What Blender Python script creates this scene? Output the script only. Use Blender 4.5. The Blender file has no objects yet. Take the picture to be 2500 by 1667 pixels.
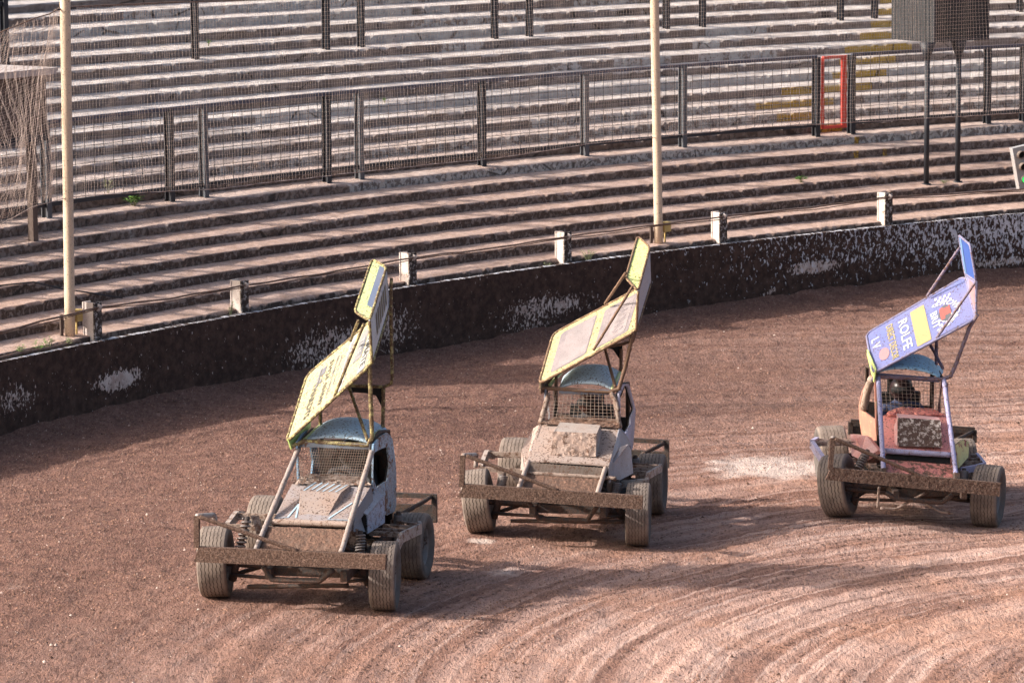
import bpy, math, random
import numpy as np
from mathutils import Vector, Matrix

random.seed(7)
SC = bpy.context.scene
COL = SC.collection

# ------------------------------------------------------------------ camera
cam_data = bpy.data.cameras.new('camera')
cam = bpy.data.objects.new('camera', cam_data)
COL.objects.link(cam)
SC.camera = cam
cam_data.sensor_width = 36.0
cam_data.lens = 137.75
cam_data.clip_start = 0.5
cam_data.clip_end = 2000.0
pitch, roll = math.radians(8.12), math.radians(0.4)
fw = Vector((0, math.cos(pitch), -math.sin(pitch)))
up0 = Vector((0, math.sin(pitch), math.cos(pitch)))
rt0 = Vector((1, 0, 0))
rt = rt0 * math.cos(roll) - up0 * math.sin(roll)
up = up0 * math.cos(roll) + rt0 * math.sin(roll)
cam.matrix_world = Matrix(((rt.x, up.x, -fw.x, 0), (rt.y, up.y, -fw.y, 0), (rt.z, up.z, -fw.z, 7.7), (0, 0, 0, 1)))
cam_data.dof.use_dof = True
cam_data.dof.focus_distance = 39.5
cam_data.dof.aperture_fstop = 6.3

# ------------------------------------------------------------------ sky and sun
SUN_EL = math.radians(29.0)
SUN_AZ = math.atan2(-1.0, -0.16)          # measured from +Y towards +X: the sun stands to the left
world = bpy.data.worlds.new('World')
SC.world = world
world.use_nodes = True
wnt = world.node_tree
wnt.nodes.clear()
wo = wnt.nodes.new('ShaderNodeOutputWorld')
wb = wnt.nodes.new('ShaderNodeBackground')
sky = wnt.nodes.new('ShaderNodeTexSky')
sky.sky_type = 'NISHITA'
sky.sun_disc = False
sky.sun_elevation = SUN_EL
sky.sun_rotation = SUN_AZ
sky.air_density = 1.0
sky.dust_density = 7.0
sky.ozone_density = 1.0
wb.inputs['Strength'].default_value = 0.15
wnt.links.new(sky.outputs[0], wb.inputs[0])
wnt.links.new(wb.outputs[0], wo.inputs[0])
sun_data = bpy.data.lights.new('sun', 'SUN')
sun_data.energy = 4.3
sun_data.angle = math.radians(1.5)
sun_data.color = (1.0, 0.93, 0.865)
sun = bpy.data.objects.new('sun', sun_data)
COL.objects.link(sun)
sun_dir = Vector((math.sin(SUN_AZ) * math.cos(SUN_EL), math.cos(SUN_AZ) * math.cos(SUN_EL), math.sin(SUN_EL)))
sun.rotation_euler = sun_dir.to_track_quat('Z', 'Y').to_euler()
sun.location = (-30, 30, 25)

SC.view_settings.view_transform = 'Standard'
SC.view_settings.look = 'None'
SC.view_settings.gamma = 1.0
SC.view_settings.use_curve_mapping = False
SC.view_settings.exposure = 0.70
SC.cycles.max_bounces = 6
SC.cycles.use_denoising = True

# ------------------------------------------------------------------ noise (numpy)
def _hash(ix, iy, iz, seed):
    n = (ix * 374761393 + iy * 668265263 + iz * 2147483647 + seed * 974711) & 0xFFFFFFFF
    n = ((n ^ (n >> 13)) * 1274126177) & 0xFFFFFFFF
    n = n ^ (n >> 16)
    return (n & 0xFFFF) / 65535.0

def vnoise(x, y, z=None, seed=0):
    x = np.asarray(x, float); y = np.asarray(y, float)
    z = np.zeros_like(x) if z is None else np.asarray(z, float) + np.zeros_like(x)
    ix = np.floor(x).astype(np.int64); iy = np.floor(y).astype(np.int64); iz = np.floor(z).astype(np.int64)
    fx, fy, fz = x - ix, y - iy, z - iz
    fx = fx * fx * (3 - 2 * fx); fy = fy * fy * (3 - 2 * fy); fz = fz * fz * (3 - 2 * fz)
    def h(a, b, c): return _hash(ix + a, iy + b, iz + c, seed)
    x00 = h(0,0,0) * (1-fx) + h(1,0,0) * fx
    x10 = h(0,1,0) * (1-fx) + h(1,1,0) * fx
    x01 = h(0,0,1) * (1-fx) + h(1,0,1) * fx
    x11 = h(0,1,1) * (1-fx) + h(1,1,1) * fx
    return (x00 * (1-fy) + x10 * fy) * (1-fz) + (x01 * (1-fy) + x11 * fy) * fz

def fbm(x, y, z=None, octaves=4, seed=0, gain=0.5):
    t, a, f, s = 0.0, 1.0, 1.0, 0.0
    for o in range(octaves):
        t = t + a * vnoise(np.asarray(x) * f, np.asarray(y) * f, None if z is None else np.asarray(z) * f, seed + o * 17)
        s += a; a *= gain; f *= 2.03
    return t / s

# ------------------------------------------------------------------ node helper
class Mat:
    def __init__(self, name, coord='Object'):
        self.m = bpy.data.materials.new(name)
        self.m.use_nodes = True
        self.nt = self.m.node_tree
        self.nt.nodes.clear()
        self.out = self.nt.nodes.new('ShaderNodeOutputMaterial')
        self.bsdf = self.nt.nodes.new('ShaderNodeBsdfPrincipled')
        self.nt.links.new(self.bsdf.outputs[0], self.out.inputs[0])
        self.co = self.coords(coord)
    def coords(self, kind):
        if kind == 'World':
            return self.nt.nodes.new('ShaderNodeNewGeometry').outputs['Position']
        return self.nt.nodes.new('ShaderNodeTexCoord').outputs[kind]
    def put(self, sock, v):
        if isinstance(v, bpy.types.NodeSocket): self.nt.links.new(v, sock)
        elif isinstance(v, tuple) and len(v) == 3 and sock.type == 'RGBA': sock.default_value = (*v, 1)
        else: sock.default_value = v
    def math(self, op, a, b=0.0, clamp=False):
        n = self.nt.nodes.new('ShaderNodeMath'); n.operation = op; n.use_clamp = clamp
        self.put(n.inputs[0], a); self.put(n.inputs[1], b)
        return n.outputs[0]
    def vmath(self, op, a, b=(0, 0, 0)):
        n = self.nt.nodes.new('ShaderNodeVectorMath'); n.operation = op
        self.put(n.inputs[0], a); self.put(n.inputs[1], b)
        return n.outputs['Value'] if op in ('LENGTH', 'DISTANCE', 'DOT_PRODUCT') else n.outputs['Vector']
    def map(self, v, scale=(1, 1, 1), loc=(0, 0, 0), rot=(0, 0, 0)):
        n = self.nt.nodes.new('ShaderNodeMapping')
        self.put(n.inputs['Vector'], v)
        n.inputs['Scale'].default_value = scale; n.inputs['Location'].default_value = loc; n.inputs['Rotation'].default_value = rot
        return n.outputs[0]
    def noise(self, scale, detail=4, rough=0.6, vec=None, dist=0.0):
        n = self.nt.nodes.new('ShaderNodeTexNoise')
        self.put(n.inputs['Vector'], self.co if vec is None else vec)
        n.inputs['Scale'].default_value = scale; n.inputs['Detail'].default_value = detail
        n.inputs['Roughness'].default_value = rough; n.inputs['Distortion'].default_value = dist
        return n.outputs['Fac']
    def voro(self, scale, vec=None, feature='F1', out='Distance', rnd=1.0):
        n = self.nt.nodes.new('ShaderNodeTexVoronoi'); n.feature = feature
        self.put(n.inputs['Vector'], self.co if vec is None else vec)
        n.inputs['Scale'].default_value = scale; n.inputs['Randomness'].default_value = rnd
        return n.outputs[out]
    def thr(self, f, lo, hi, a=0.0, b=1.0):
        n = self.nt.nodes.new('ShaderNodeMapRange'); n.clamp = True; n.interpolation_type = 'SMOOTHSTEP'
        self.put(n.inputs[0], f)
        n.inputs[1].default_value = lo; n.inputs[2].default_value = hi; n.inputs[3].default_value = a; n.inputs[4].default_value = b
        return n.outputs[0]
    def mix(self, f, a, b):
        n = self.nt.nodes.new('ShaderNodeMix'); n.data_type = 'RGBA'
        self.put(n.inputs[0], f); self.put(n.inputs[6], a); self.put(n.inputs[7], b)
        return n.outputs[2]
    def attr(self, name):
        n = self.nt.nodes.new('ShaderNodeAttribute'); n.attribute_name = name
        return n.outputs['Fac']
    def comb(self, x, y, z=0.0):
        n = self.nt.nodes.new('ShaderNodeCombineXYZ')
        self.put(n.inputs[0], x); self.put(n.inputs[1], y); self.put(n.inputs[2], z)
        return n.outputs[0]
    def sep(self, v):
        n = self.nt.nodes.new('ShaderNodeSeparateXYZ'); self.put(n.inputs[0], v)
        return n.outputs
    def done(self, color, rough=0.85, height=None, bump=0.3, dist=0.01, metal=0.0, spec=0.3):
        b = self.bsdf
        self.put(b.inputs['Base Color'], color); self.put(b.inputs['Roughness'], rough)
        b.inputs['Metallic'].default_value = metal
        b.inputs['Specular IOR Level'].default_value = spec
        if height is not None:
            n = self.nt.nodes.new('ShaderNodeBump')
            n.inputs['Strength'].default_value = bump; n.inputs['Distance'].default_value = dist
            self.put(n.inputs['Height'], height)
            self.nt.links.new(n.outputs[0], b.inputs['Normal'])
        return self.m

# ------------------------------------------------------------------ mesh helper
def V(p): return np.array(p, float)
def unit(v):
    v = V(v); n = np.linalg.norm(v)
    return v / n if n > 1e-9 else v

class MB:
    """collects shapes that belong to ONE part"""
    def __init__(self): self.v = []; self.f = []; self.smooth = []
    def add(self, vs, fs, smooth=False):
        o = len(self.v)
        self.v.extend([tuple(map(float, p)) for p in vs])
        self.f.extend([tuple(i + o for i in f) for f in fs])
        self.smooth.extend([smooth] * len(fs))
        return self
    def box(self, c, size, ax=None):
        c = V(c); s = V(size) / 2
        A = [V((1, 0, 0)), V((0, 1, 0)), V((0, 0, 1))] if ax is None else [unit(a) for a in ax]
        vs = [c + A[0] * s[0] * i + A[1] * s[1] * j + A[2] * s[2] * k for i in (-1, 1) for j in (-1, 1) for k in (-1, 1)]
        return self.add(vs, [(0, 1, 3, 2), (4, 6, 7, 5), (0, 4, 5, 1), (2, 3, 7, 6), (0, 2, 6, 4), (1, 5, 7, 3)])
    def bar(self, a, b, w, h, upv=(0, 0, 1)):
        a, b = V(a), V(b); d = unit(b - a); s = unit(np.cross(d, V(upv))); u = np.cross(s, d)
        return self.box((a + b) / 2, (np.linalg.norm(b - a), w, h), (d, s, u))
    def tube(self, pts, r, n=8, jit=0.0, step=None, smooth=True, cap=True):
        P = [V(p) for p in pts]
        if step:
            Q = [P[0]]
            for a, b in zip(P[:-1], P[1:]):
                m = max(1, int(np.linalg.norm(b - a) / step))
                Q += [a + (b - a) * (i + 1) / m for i in range(m)]
            P = Q
        vs, fs = [], []
        prev = None
        for i, p in enumerate(P):
            d = unit((P[min(i + 1, len(P) - 1)] - P[max(i - 1, 0)]))
            if prev is None:
                ref = V((0, 0, 1)) if abs(d[2]) < 0.9 else V((1, 0, 0))
                s = unit(np.cross(d, ref))
            else:
                s = unit(prev - d * np.dot(prev, d))
            prev = s; u = np.cross(d, s)
            for k in range(n):
                a = 2 * math.pi * k / n
                rr = (r[i] if hasattr(r, '__len__') else r) * (1 + jit * (random.random() * 1.6 - 0.5))
                vs.append(p + (s * math.cos(a) + u * math.sin(a)) * rr)
        for i in range(len(P) - 1):
            for k in range(n):
                fs.append((i * n + k, i * n + (k + 1) % n, (i + 1) * n + (k + 1) % n, (i + 1) * n + k))
        if cap:
            fs.append(tuple(range(n))[::-1]); fs.append(tuple((len(P) - 1) * n + k for k in range(n)))
        return self.add(vs, fs, smooth)
    def prism(self, poly, off):
        """polygon (3D loop) extruded by the vector off"""
        P = [V(p) for p in poly]; o = V(off); n = len(P)
        vs = P + [p + o for p in P]
        fs = [tuple(range(n)), tuple(range(2 * n - 1, n - 1, -1))] + [(i, n + i, n + (i + 1) % n, (i + 1) % n) for i in range(n)]
        return self.add(vs, fs)
    def slab(self, q, off, nu=8, nv=4, amp=0.0, freq=12.0, seed=0, crown=0.0):
        """quad a,b,c,d as a grid with lumps along its normal, closed with thickness off"""
        a, b, c, d = [V(p) for p in q]
        nrm = -unit(off)
        vs, fs = [], []
        for j in range(nv + 1):
            for i in range(nu + 1):
                s, t = i / nu, j / nv
                p = (a * (1 - s) + b * s) * (1 - t) + (d * (1 - s) + c * s) * t
                vs.append(p + nrm * crown * (1 - (2 * s - 1) ** 2))
        vs = np.array(vs)
        if amp:
            n = fbm(vs[:, 0] * freq + 3, vs[:, 1] * freq + 9, vs[:, 2] * freq, 3, seed)
            vs = vs + nrm[None, :] * (amp * (n - 0.35))[:, None]
        w = nu + 1; N = len(vs)
        for j in range(nv):
            for i in range(nu):
                fs.append((j * w + i, j * w + i + 1, (j + 1) * w + i + 1, (j + 1) * w + i))
        back = vs + V(off)[None, :]
        allv = np.vstack([vs, back])
        for j in range(nv):
            for i in range(nu):
                fs.append((N + j * w + i, N + (j + 1) * w + i, N + (j + 1) * w + i + 1, N + j * w + i + 1))
        rim = [i for i in range(w)] + [j * w + nu for j in range(1, nv + 1)] + [nv * w + i for i in range(nu - 1, -1, -1)] + [j * w for j in range(nv - 1, 0, -1)]
        for i in range(len(rim)):
            p0, p1 = rim[i], rim[(i + 1) % len(rim)]
            fs.append((p0, N + p0, N + p1, p1))
        return self.add(allv, fs, False)
    def sphere(self, c, r, nu=14, nv=8, squash=(1, 1, 1)):
        vs, fs = [], []
        for j in range(nv + 1):
            th = math.pi * j / nv
            for i in range(nu):
                ph = 2 * math.pi * i / nu
                vs.append((c[0] + r * squash[0] * math.sin(th) * math.cos(ph), c[1] + r * squash[1] * math.sin(th) * math.sin(ph), c[2] + r * squash[2] * math.cos(th)))
        for j in range(nv):
            for i in range(nu):
                fs.append((j * nu + i, (j + 1) * nu + i, (j + 1) * nu + (i + 1) % nu, j * nu + (i + 1) % nu))
        return self.add(vs, fs, True)
    def mesh(self, name):
        me = bpy.data.meshes.new(name)
        me.from_pydata(self.v, [], self.f)
        me.polygons.foreach_set('use_smooth', self.smooth)
        me.update()
        return me
    def build(self, name, material, parent=None):
        o = bpy.data.objects.new(name, self.mesh(name))
        if material: o.data.materials.append(material)
        COL.objects.link(o)
        if parent: o.parent = parent
        return o

def empty(name, loc=(0, 0, 0), rotz=0.0, parent=None):
    o = bpy.data.objects.new(name, None)
    o.location = loc; o.rotation_euler = (0, 0, rotz)
    o.empty_display_size = 0.2
    COL.objects.link(o)
    if parent: o.parent = parent
    return o

def tag(o, label=None, category=None, group=None, kind=None):
    if label: o['label'] = label
    if category: o['category'] = category
    if group: o['group'] = group
    if kind: o['kind'] = kind
    return o

def set_attr(me, name, arr):
    a = me.attributes.new(name, 'FLOAT', 'POINT')
    a.data.foreach_set('value', np.ascontiguousarray(arr, dtype=np.float32))

# ================================================================== setting
# The bend: wall and terrace follow circles about one centre.
CWX, CWY, RW = 33.637, 22.971, 45.622
def bend(deg, r, z=0.0):
    a = math.radians(deg)
    return (CWX + r * math.cos(a), CWY + r * math.sin(a), z)
STEP_D, STEP_H, STEP_Z, STEP_O = 0.43, 0.17, 1.05, 0.2
def row_r(k): return RW + STEP_O + STEP_D * k
def row_z(k): return STEP_Z + STEP_H * k

# ---- shale of the track
def track_material():
    m = Mat('shale', 'World')
    c = m.co
    p = m.sep(c)
    dx = m.math('SUBTRACT', p[0], 9.0); dy = m.math('SUBTRACT', p[1], 32.0)
    r = m.math('SQRT', m.math('ADD', m.math('MULTIPLY', dx, dx), m.math('MULTIPLY', dy, dy)))
    ang = m.math('ARCTAN2', dy, dx)
    lane = m.comb(m.math('MULTIPLY', r, 2.3), m.math('MULTIPLY', ang, 1.1), 0.0)
    lane_f = m.comb(m.math('MULTIPLY', r, 9.0), m.math('MULTIPLY', ang, 1.6), 4.0)
    s1 = m.noise(1.0, 3, 0.55, lane, 0.1)
    s2 = m.noise(1.0, 4, 0.6, lane_f, 0.12)
    outer = m.attr('outer')                      # 0 on the racing line, 1 in the loose shale by the wall
    lo = m.noise(0.55, 4, 0.6)
    mid = m.noise(4.0, 5, 0.65)
    drag = m.map(c, (1.0, 0.32, 1.0))
    grain = m.noise(26.0, 4, 0.75, drag)
    fine = m.noise(60.0, 3, 0.8, drag)
    spark = m.voro(15.0)
    loose = m.mix(m.thr(mid, 0.32, 0.68), (0.125, 0.062, 0.047), (0.205, 0.108, 0.082))
    packed = m.mix(m.thr(s1, 0.36, 0.64), (0.225, 0.118, 0.088), (0.46, 0.295, 0.240))
    packed = m.mix(m.math('MULTIPLY', m.thr(s2, 0.5, 0.64), 0.75), packed, (0.55, 0.385, 0.325))
    packed = m.mix(m.math('MULTIPLY', m.thr(s2, 0.45, 0.32), 0.7), packed, (0.155, 0.080, 0.060))
    packed = m.mix(m.math('MULTIPLY', m.thr(lo, 0.50, 0.64), 0.55), packed, (0.37, 0.195, 0.130))
    f = m.math('ADD', outer, m.math('MULTIPLY', m.math('SUBTRACT', mid, 0.5), 0.5), True)
    col = m.mix(f, packed, loose)
    # crumbs: dark loose lumps and pale grains
    g = m.math('ADD', m.math('MULTIPLY', grain, 0.65), m.math('MULTIPLY', fine, 0.35))
    col = m.mix(m.math('MULTIPLY', m.thr(g, 0.49, 0.38), m.math('ADD', 0.45, m.math('MULTIPLY', outer, 0.25))), col, (0.060, 0.030, 0.021))
    col = m.mix(m.math('MULTIPLY', m.thr(g, 0.53, 0.64), 0.38), col, (0.52, 0.35, 0.27))
    crumb = m.math('ADD', spark, m.math('MULTIPLY', m.math('SUBTRACT', s2, 0.5), 0.9))
    col = m.mix(m.math('MULTIPLY', m.thr(crumb, 0.22, 0.14), 0.75), col, (0.080, 0.042, 0.031))
    col = m.mix(m.math('MULTIPLY', m.thr(m.voro(21.0, m.map(c, (1, 1, 1), (5, 3, 0))), 0.10, 0.06), 0.8), col, (0.70, 0.60, 0.54))
    pat = m.attr('pale')
    col = m.mix(m.math('MULTIPLY', m.thr(m.math('ADD', pat, m.math('MULTIPLY', m.math('SUBTRACT', mid, 0.5), 0.9)), 0.35, 0.8), 0.7), col, (0.60, 0.50, 0.45))
    h = m.math('ADD', m.math('MULTIPLY', grain, 1.6), m.math('MULTIPLY', fine, 0.4))
    h = m.math('ADD', h, m.math('MULTIPLY', m.thr(crumb, 0.3, 0.05), 0.35))
    h = m.math('ADD', h, m.math('MULTIPLY', mid, 1.0))
    return m.done(col, 0.92, h, 0.8, 0.03, spec=0.25)

CONTACTS = [(-2.806, 36.284, 0.115), (-1.204, 35.958, 0.043), (-2.424, 37.859, 0.129), (-0.969, 37.563, 0.018), (-0.356, 39.709, 0.059), (1.281, 39.464, -0.05), (0.032, 41.39, 0.065), (1.48, 41.173, -0.034), (3.449, 40.942, -0.031), (5.055, 41.054, -0.175), (3.523, 42.751, -0.019), (4.975, 42.853, -0.179)]
def bank(x, y):
    dw = RW - np.hypot(x - CWX, y - CWY)
    fade = np.clip((dw - 1.0) / 3.5, 0, 1)
    return -0.03 * np.clip(x - 0.6, -7, 4.0) * fade
_cp = np.array(CONTACTS)
_cd = np.exp(-((_cp[:, None, 0] - _cp[None, :, 0]) ** 2 + (_cp[:, None, 1] - _cp[None, :, 1]) ** 2) / (2 * 0.75 ** 2))
_cw = np.linalg.solve(_cd + 0.02 * np.eye(len(_cp)), _cp[:, 2] - bank(_cp[:, 0], _cp[:, 1]))
def ground_z(x, y, rough=True):
    x = np.asarray(x, float); y = np.asarray(y, float)
    z = bank(x, y)
    near = np.zeros_like(z)
    for (cx, cy, cz), w in zip(CONTACTS, _cw):
        g = np.exp(-((x - cx) ** 2 + (y - cy) ** 2) / (2 * 0.75 ** 2))
        z = z + w * g
        near = np.maximum(near, np.exp(-((x - cx) ** 2 + (y - cy) ** 2) / (2 * 0.3 ** 2)))
    dw = RW - np.hypot(x - CWX, y - CWY)
    heap = 0.10 + 0.10 * vnoise(x * 0.6, y * 0.6, seed=5)
    z = z + heap * np.exp(-np.clip(dw, 0, 20) / 0.4)
    if rough:
        r = np.hypot(x - 9.0, y - 32.0); an = np.arctan2(y - 32.0, x - 9.0)
        lanes = fbm(r * 2.6, an * 1.0, None, 3, 31) - 0.5
        inner = np.clip((dw - 5.0) / 5.0, 0, 1)
        z = z + (lanes * 0.075 * inner + (fbm(x * 3.0, y * 3.0, None, 4, 40) - 0.5) * (0.05 - 0.015 * inner)
                 + (vnoise(x * 9, y * 9, seed=50) - 0.5) * 0.03) * (1 - near)
    return z

def build_track():
    xs = np.concatenate([np.linspace(-70, -9.5, 14), np.arange(-9, 10.5, 0.055), np.linspace(11, 80, 14)])
    ys = np.concatenate([np.linspace(-40, 30, 14), np.arange(30.5, 61.5, 0.06), np.linspace(63, 120, 10)])
    X, Y = np.meshgrid(xs, ys)
    Z = ground_z(X, Y)
    dw = RW - np.hypot(X - CWX, Y - CWY)
    Z = np.where(dw < -0.25, np.minimum(Z, -0.1), Z)
    n, w = X.size, len(xs)
    me = bpy.data.meshes.new('track')
    idx = np.arange(n).reshape(X.shape)
    q = np.stack([idx[:-1, :-1], idx[:-1, 1:], idx[1:, 1:], idx[1:, :-1]], -1).reshape(-1, 4)
    me.vertices.add(n); me.vertices.foreach_set('co', np.stack([X, Y, Z], -1).ravel())
    me.loops.add(q.size); me.loops.foreach_set('vertex_index', q.ravel())
    me.polygons.add(len(q)); me.polygons.foreach_set('loop_start', np.arange(0, q.size, 4)); me.polygons.foreach_set('loop_total', np.full(len(q), 4))
    me.polygons.foreach_set('use_smooth', np.ones(len(q), bool))
    me.update(calc_edges=True)
    outer = np.clip(1.0 - (dw - 5.5) / 6.0, 0, 1) * np.clip(1.2 - (X + 3) / 14, 0.3, 1)
    outer = np.maximum(outer, np.clip(1 - (dw - 1.2) / 3.0, 0, 1))
    set_attr(me, 'outer', outer.ravel())
    pale = np.zeros_like(X)
    for (cx, cy, sx, sy, a) in PALE:
        pale = np.maximum(pale, a * np.exp(-(((X - cx) / sx) ** 2 + ((Y - cy) / sy) ** 2)))
    set_attr(me, 'pale', pale.ravel())
    o = bpy.data.objects.new('track', me); COL.objects.link(o)
    me.materials.append(track_material())
    tag(o, 'reddish brown shale race track marked by curving tyre tracks', 'track', kind='structure')
    return o
PALE = [(2.98, 44.02, 0.88, 1.14, 1.0), (5.16, 45.18, 0.71, 0.8, 0.6), (-0.33, 39.25, 0.17, 0.19, 0.9), (-0.1, 37.92, 0.36, 0.28, 0.6), (-4.74, 36.61, 0.22, 0.47, 0.5), (-1.0, 37.06, 0.32, 0.23, 0.5)]
build_track()

# ---- loose clods of shale on the track (nobody could count them)
def build_clods():
    rs = np.random.RandomState(3)
    base = []
    for k in range(6):
        P = np.array([(0, 0, 1), (1, 0, -.25), (0, 1, -.25), (-1, 0, -.25), (0, -1, -.25)], float)
        base.append(P * rs.uniform(.6, 1.3, P.shape))
    base = np.array(base)
    F = np.array([(0, 1, 2), (0, 2, 3), (0, 3, 4), (0, 4, 1)])
    N = 260000
    y = 31.0 + 30.0 * rs.uniform(0, 1, N) ** 1.15
    x = rs.uniform(-1, 1, N) * (y * 0.1365 + 0.6)
    dw = RW - np.hypot(x - CWX, y - CWY)
    r = np.hypot(x - 9.0, y - 32.0); an = np.arctan2(y - 32.0, x - 9.0)
    lane = fbm(r * 4.5, an * 1.3, None, 3, 88)
    inner = np.clip((dw - 5.0) / 6.0, 0, 1)
    dens = 0.60 - inner * 0.46 + (lane - 0.5) * 2.2 * inner + (fbm(x * 1.2, y * 1.2, None, 3, 77) - 0.5) * 0.8
    near = np.zeros(N, bool)
    for (cx, cy, cz) in CONTACTS: near |= (np.hypot(x - cx, y - cy) < 0.2)
    keep = (dw > 0.02) & (rs.uniform(0, 1, N) < dens) & ~near
    x, y, dw = x[keep], y[keep], dw[keep]
    n = len(x)
    z = ground_z(x, y)
    size = 0.0045 + 0.0055 * rs.uniform(0, 1, n) + 0.014 * rs.uniform(0, 1, n) ** 30
    a = rs.uniform(0, 6.28, n); ca, sa = np.cos(a)[:, None], np.sin(a)[:, None]
    B = base[rs.randint(0, 6, n)] * size[:, None, None]
    Xv = x[:, None] + B[:, :, 0] * ca - B[:, :, 1] * sa
    Yv = y[:, None] + B[:, :, 0] * sa + B[:, :, 1] * ca
    Zv = z[:, None] + B[:, :, 2] * 0.85 + size[:, None] * 0.25
    me = bpy.data.meshes.new('shale_clods')
    me.vertices.add(n * 5); me.vertices.foreach_set('co', np.stack([Xv, Yv, Zv], -1).ravel())
    q = (F[None] + (np.arange(n) * 5)[:, None, None]).reshape(-1, 3)
    me.loops.add(q.size); me.loops.foreach_set('vertex_index', q.ravel())
    me.polygons.add(len(q)); me.polygons.foreach_set('loop_start', np.arange(0, q.size, 3)); me.polygons.foreach_set('loop_total', np.full(len(q), 3))
    me.update(calc_edges=True)
    set_attr(me, 'tone', np.repeat(rs.uniform(0, 1, n), 5))
    m = Mat('shale_clods', 'World')
    t = m.attr('tone')
    col = m.mix(m.thr(t, .0, .8), (0.065, 0.032, 0.022), (0.30, 0.165, 0.115))
    col = m.mix(m.thr(t, .975, .98), col, (0.55, 0.43, 0.36))
    me.materials.append(m.done(col, 0.9))
    o = bpy.data.objects.new('shale_clods', me); COL.objects.link(o)
    tag(o, 'loose crumbs of brown shale scattered over the track', 'clods', kind='stuff')
build_clods()

# ---- safety wall
def wall_material():
    m = Mat('mud_caked_wall', 'World')
    u, v = m.attr('u'), m.attr('v')
    uv = m.comb(u, v)
    n1 = m.noise(9.0, 5, 0.65); n2 = m.noise(34.0, 4, 0.7); n3 = m.noise(3.2, 3, 0.6)
    mud = m.mix(m.thr(n1, .35, .7), (0.042, 0.026, 0.021), (0.095, 0.058, 0.045))
    mud = m.mix(m.math('MULTIPLY', m.thr(n2, .62, .75), 0.5), mud, (0.13, 0.085, 0.065))
    bare = m.mix(m.thr(n1, .4, .6), (0.44, 0.34, 0.30), (0.62, 0.54, 0.50))
    paint = m.mix(m.thr(n3, .4, .6), (0.52, 0.53, 0.58), (0.66, 0.66, 0.70))
    # flecks of white paint showing through the splatter
    sp = m.map(uv, (17.0, 10.0, 1.0))
    fl = m.noise(1.0, 3, 0.55, sp, 0.8)
    fl2 = m.noise(1.0, 3, 0.55, m.map(uv, (34.0, 20.0, 1.0), (3, 5, 0)), 0.5)
    dens = m.attr('fleck')
    f = m.math('ADD', m.math('ADD', m.math('MULTIPLY', fl, 0.6), m.math('MULTIPLY', fl2, 0.4)), m.math('MULTIPLY', dens, 0.27))
    fleck = m.thr(f, 0.66, 0.70)
    sc = m.attr('scrape')
    g = m.math('ADD', m.math('MULTIPLY', sc, 0.235), m.math('MULTIPLY', m.math('ADD', fl, fl2), 0.5))
    scrape = m.thr(g, 0.625, 0.665)
    col = m.mix(scrape, mud, bare)
    col = m.mix(fleck, col, paint)
    h = m.math('SUBTRACT', m.math('ADD', n1, m.math('MULTIPLY', n2, 0.5)), m.math('MULTIPLY', m.math('MAXIMUM', scrape, fleck), 0.35))
    return m.done(col, 0.9, h, 0.7, 0.02, spec=0.2)

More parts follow.
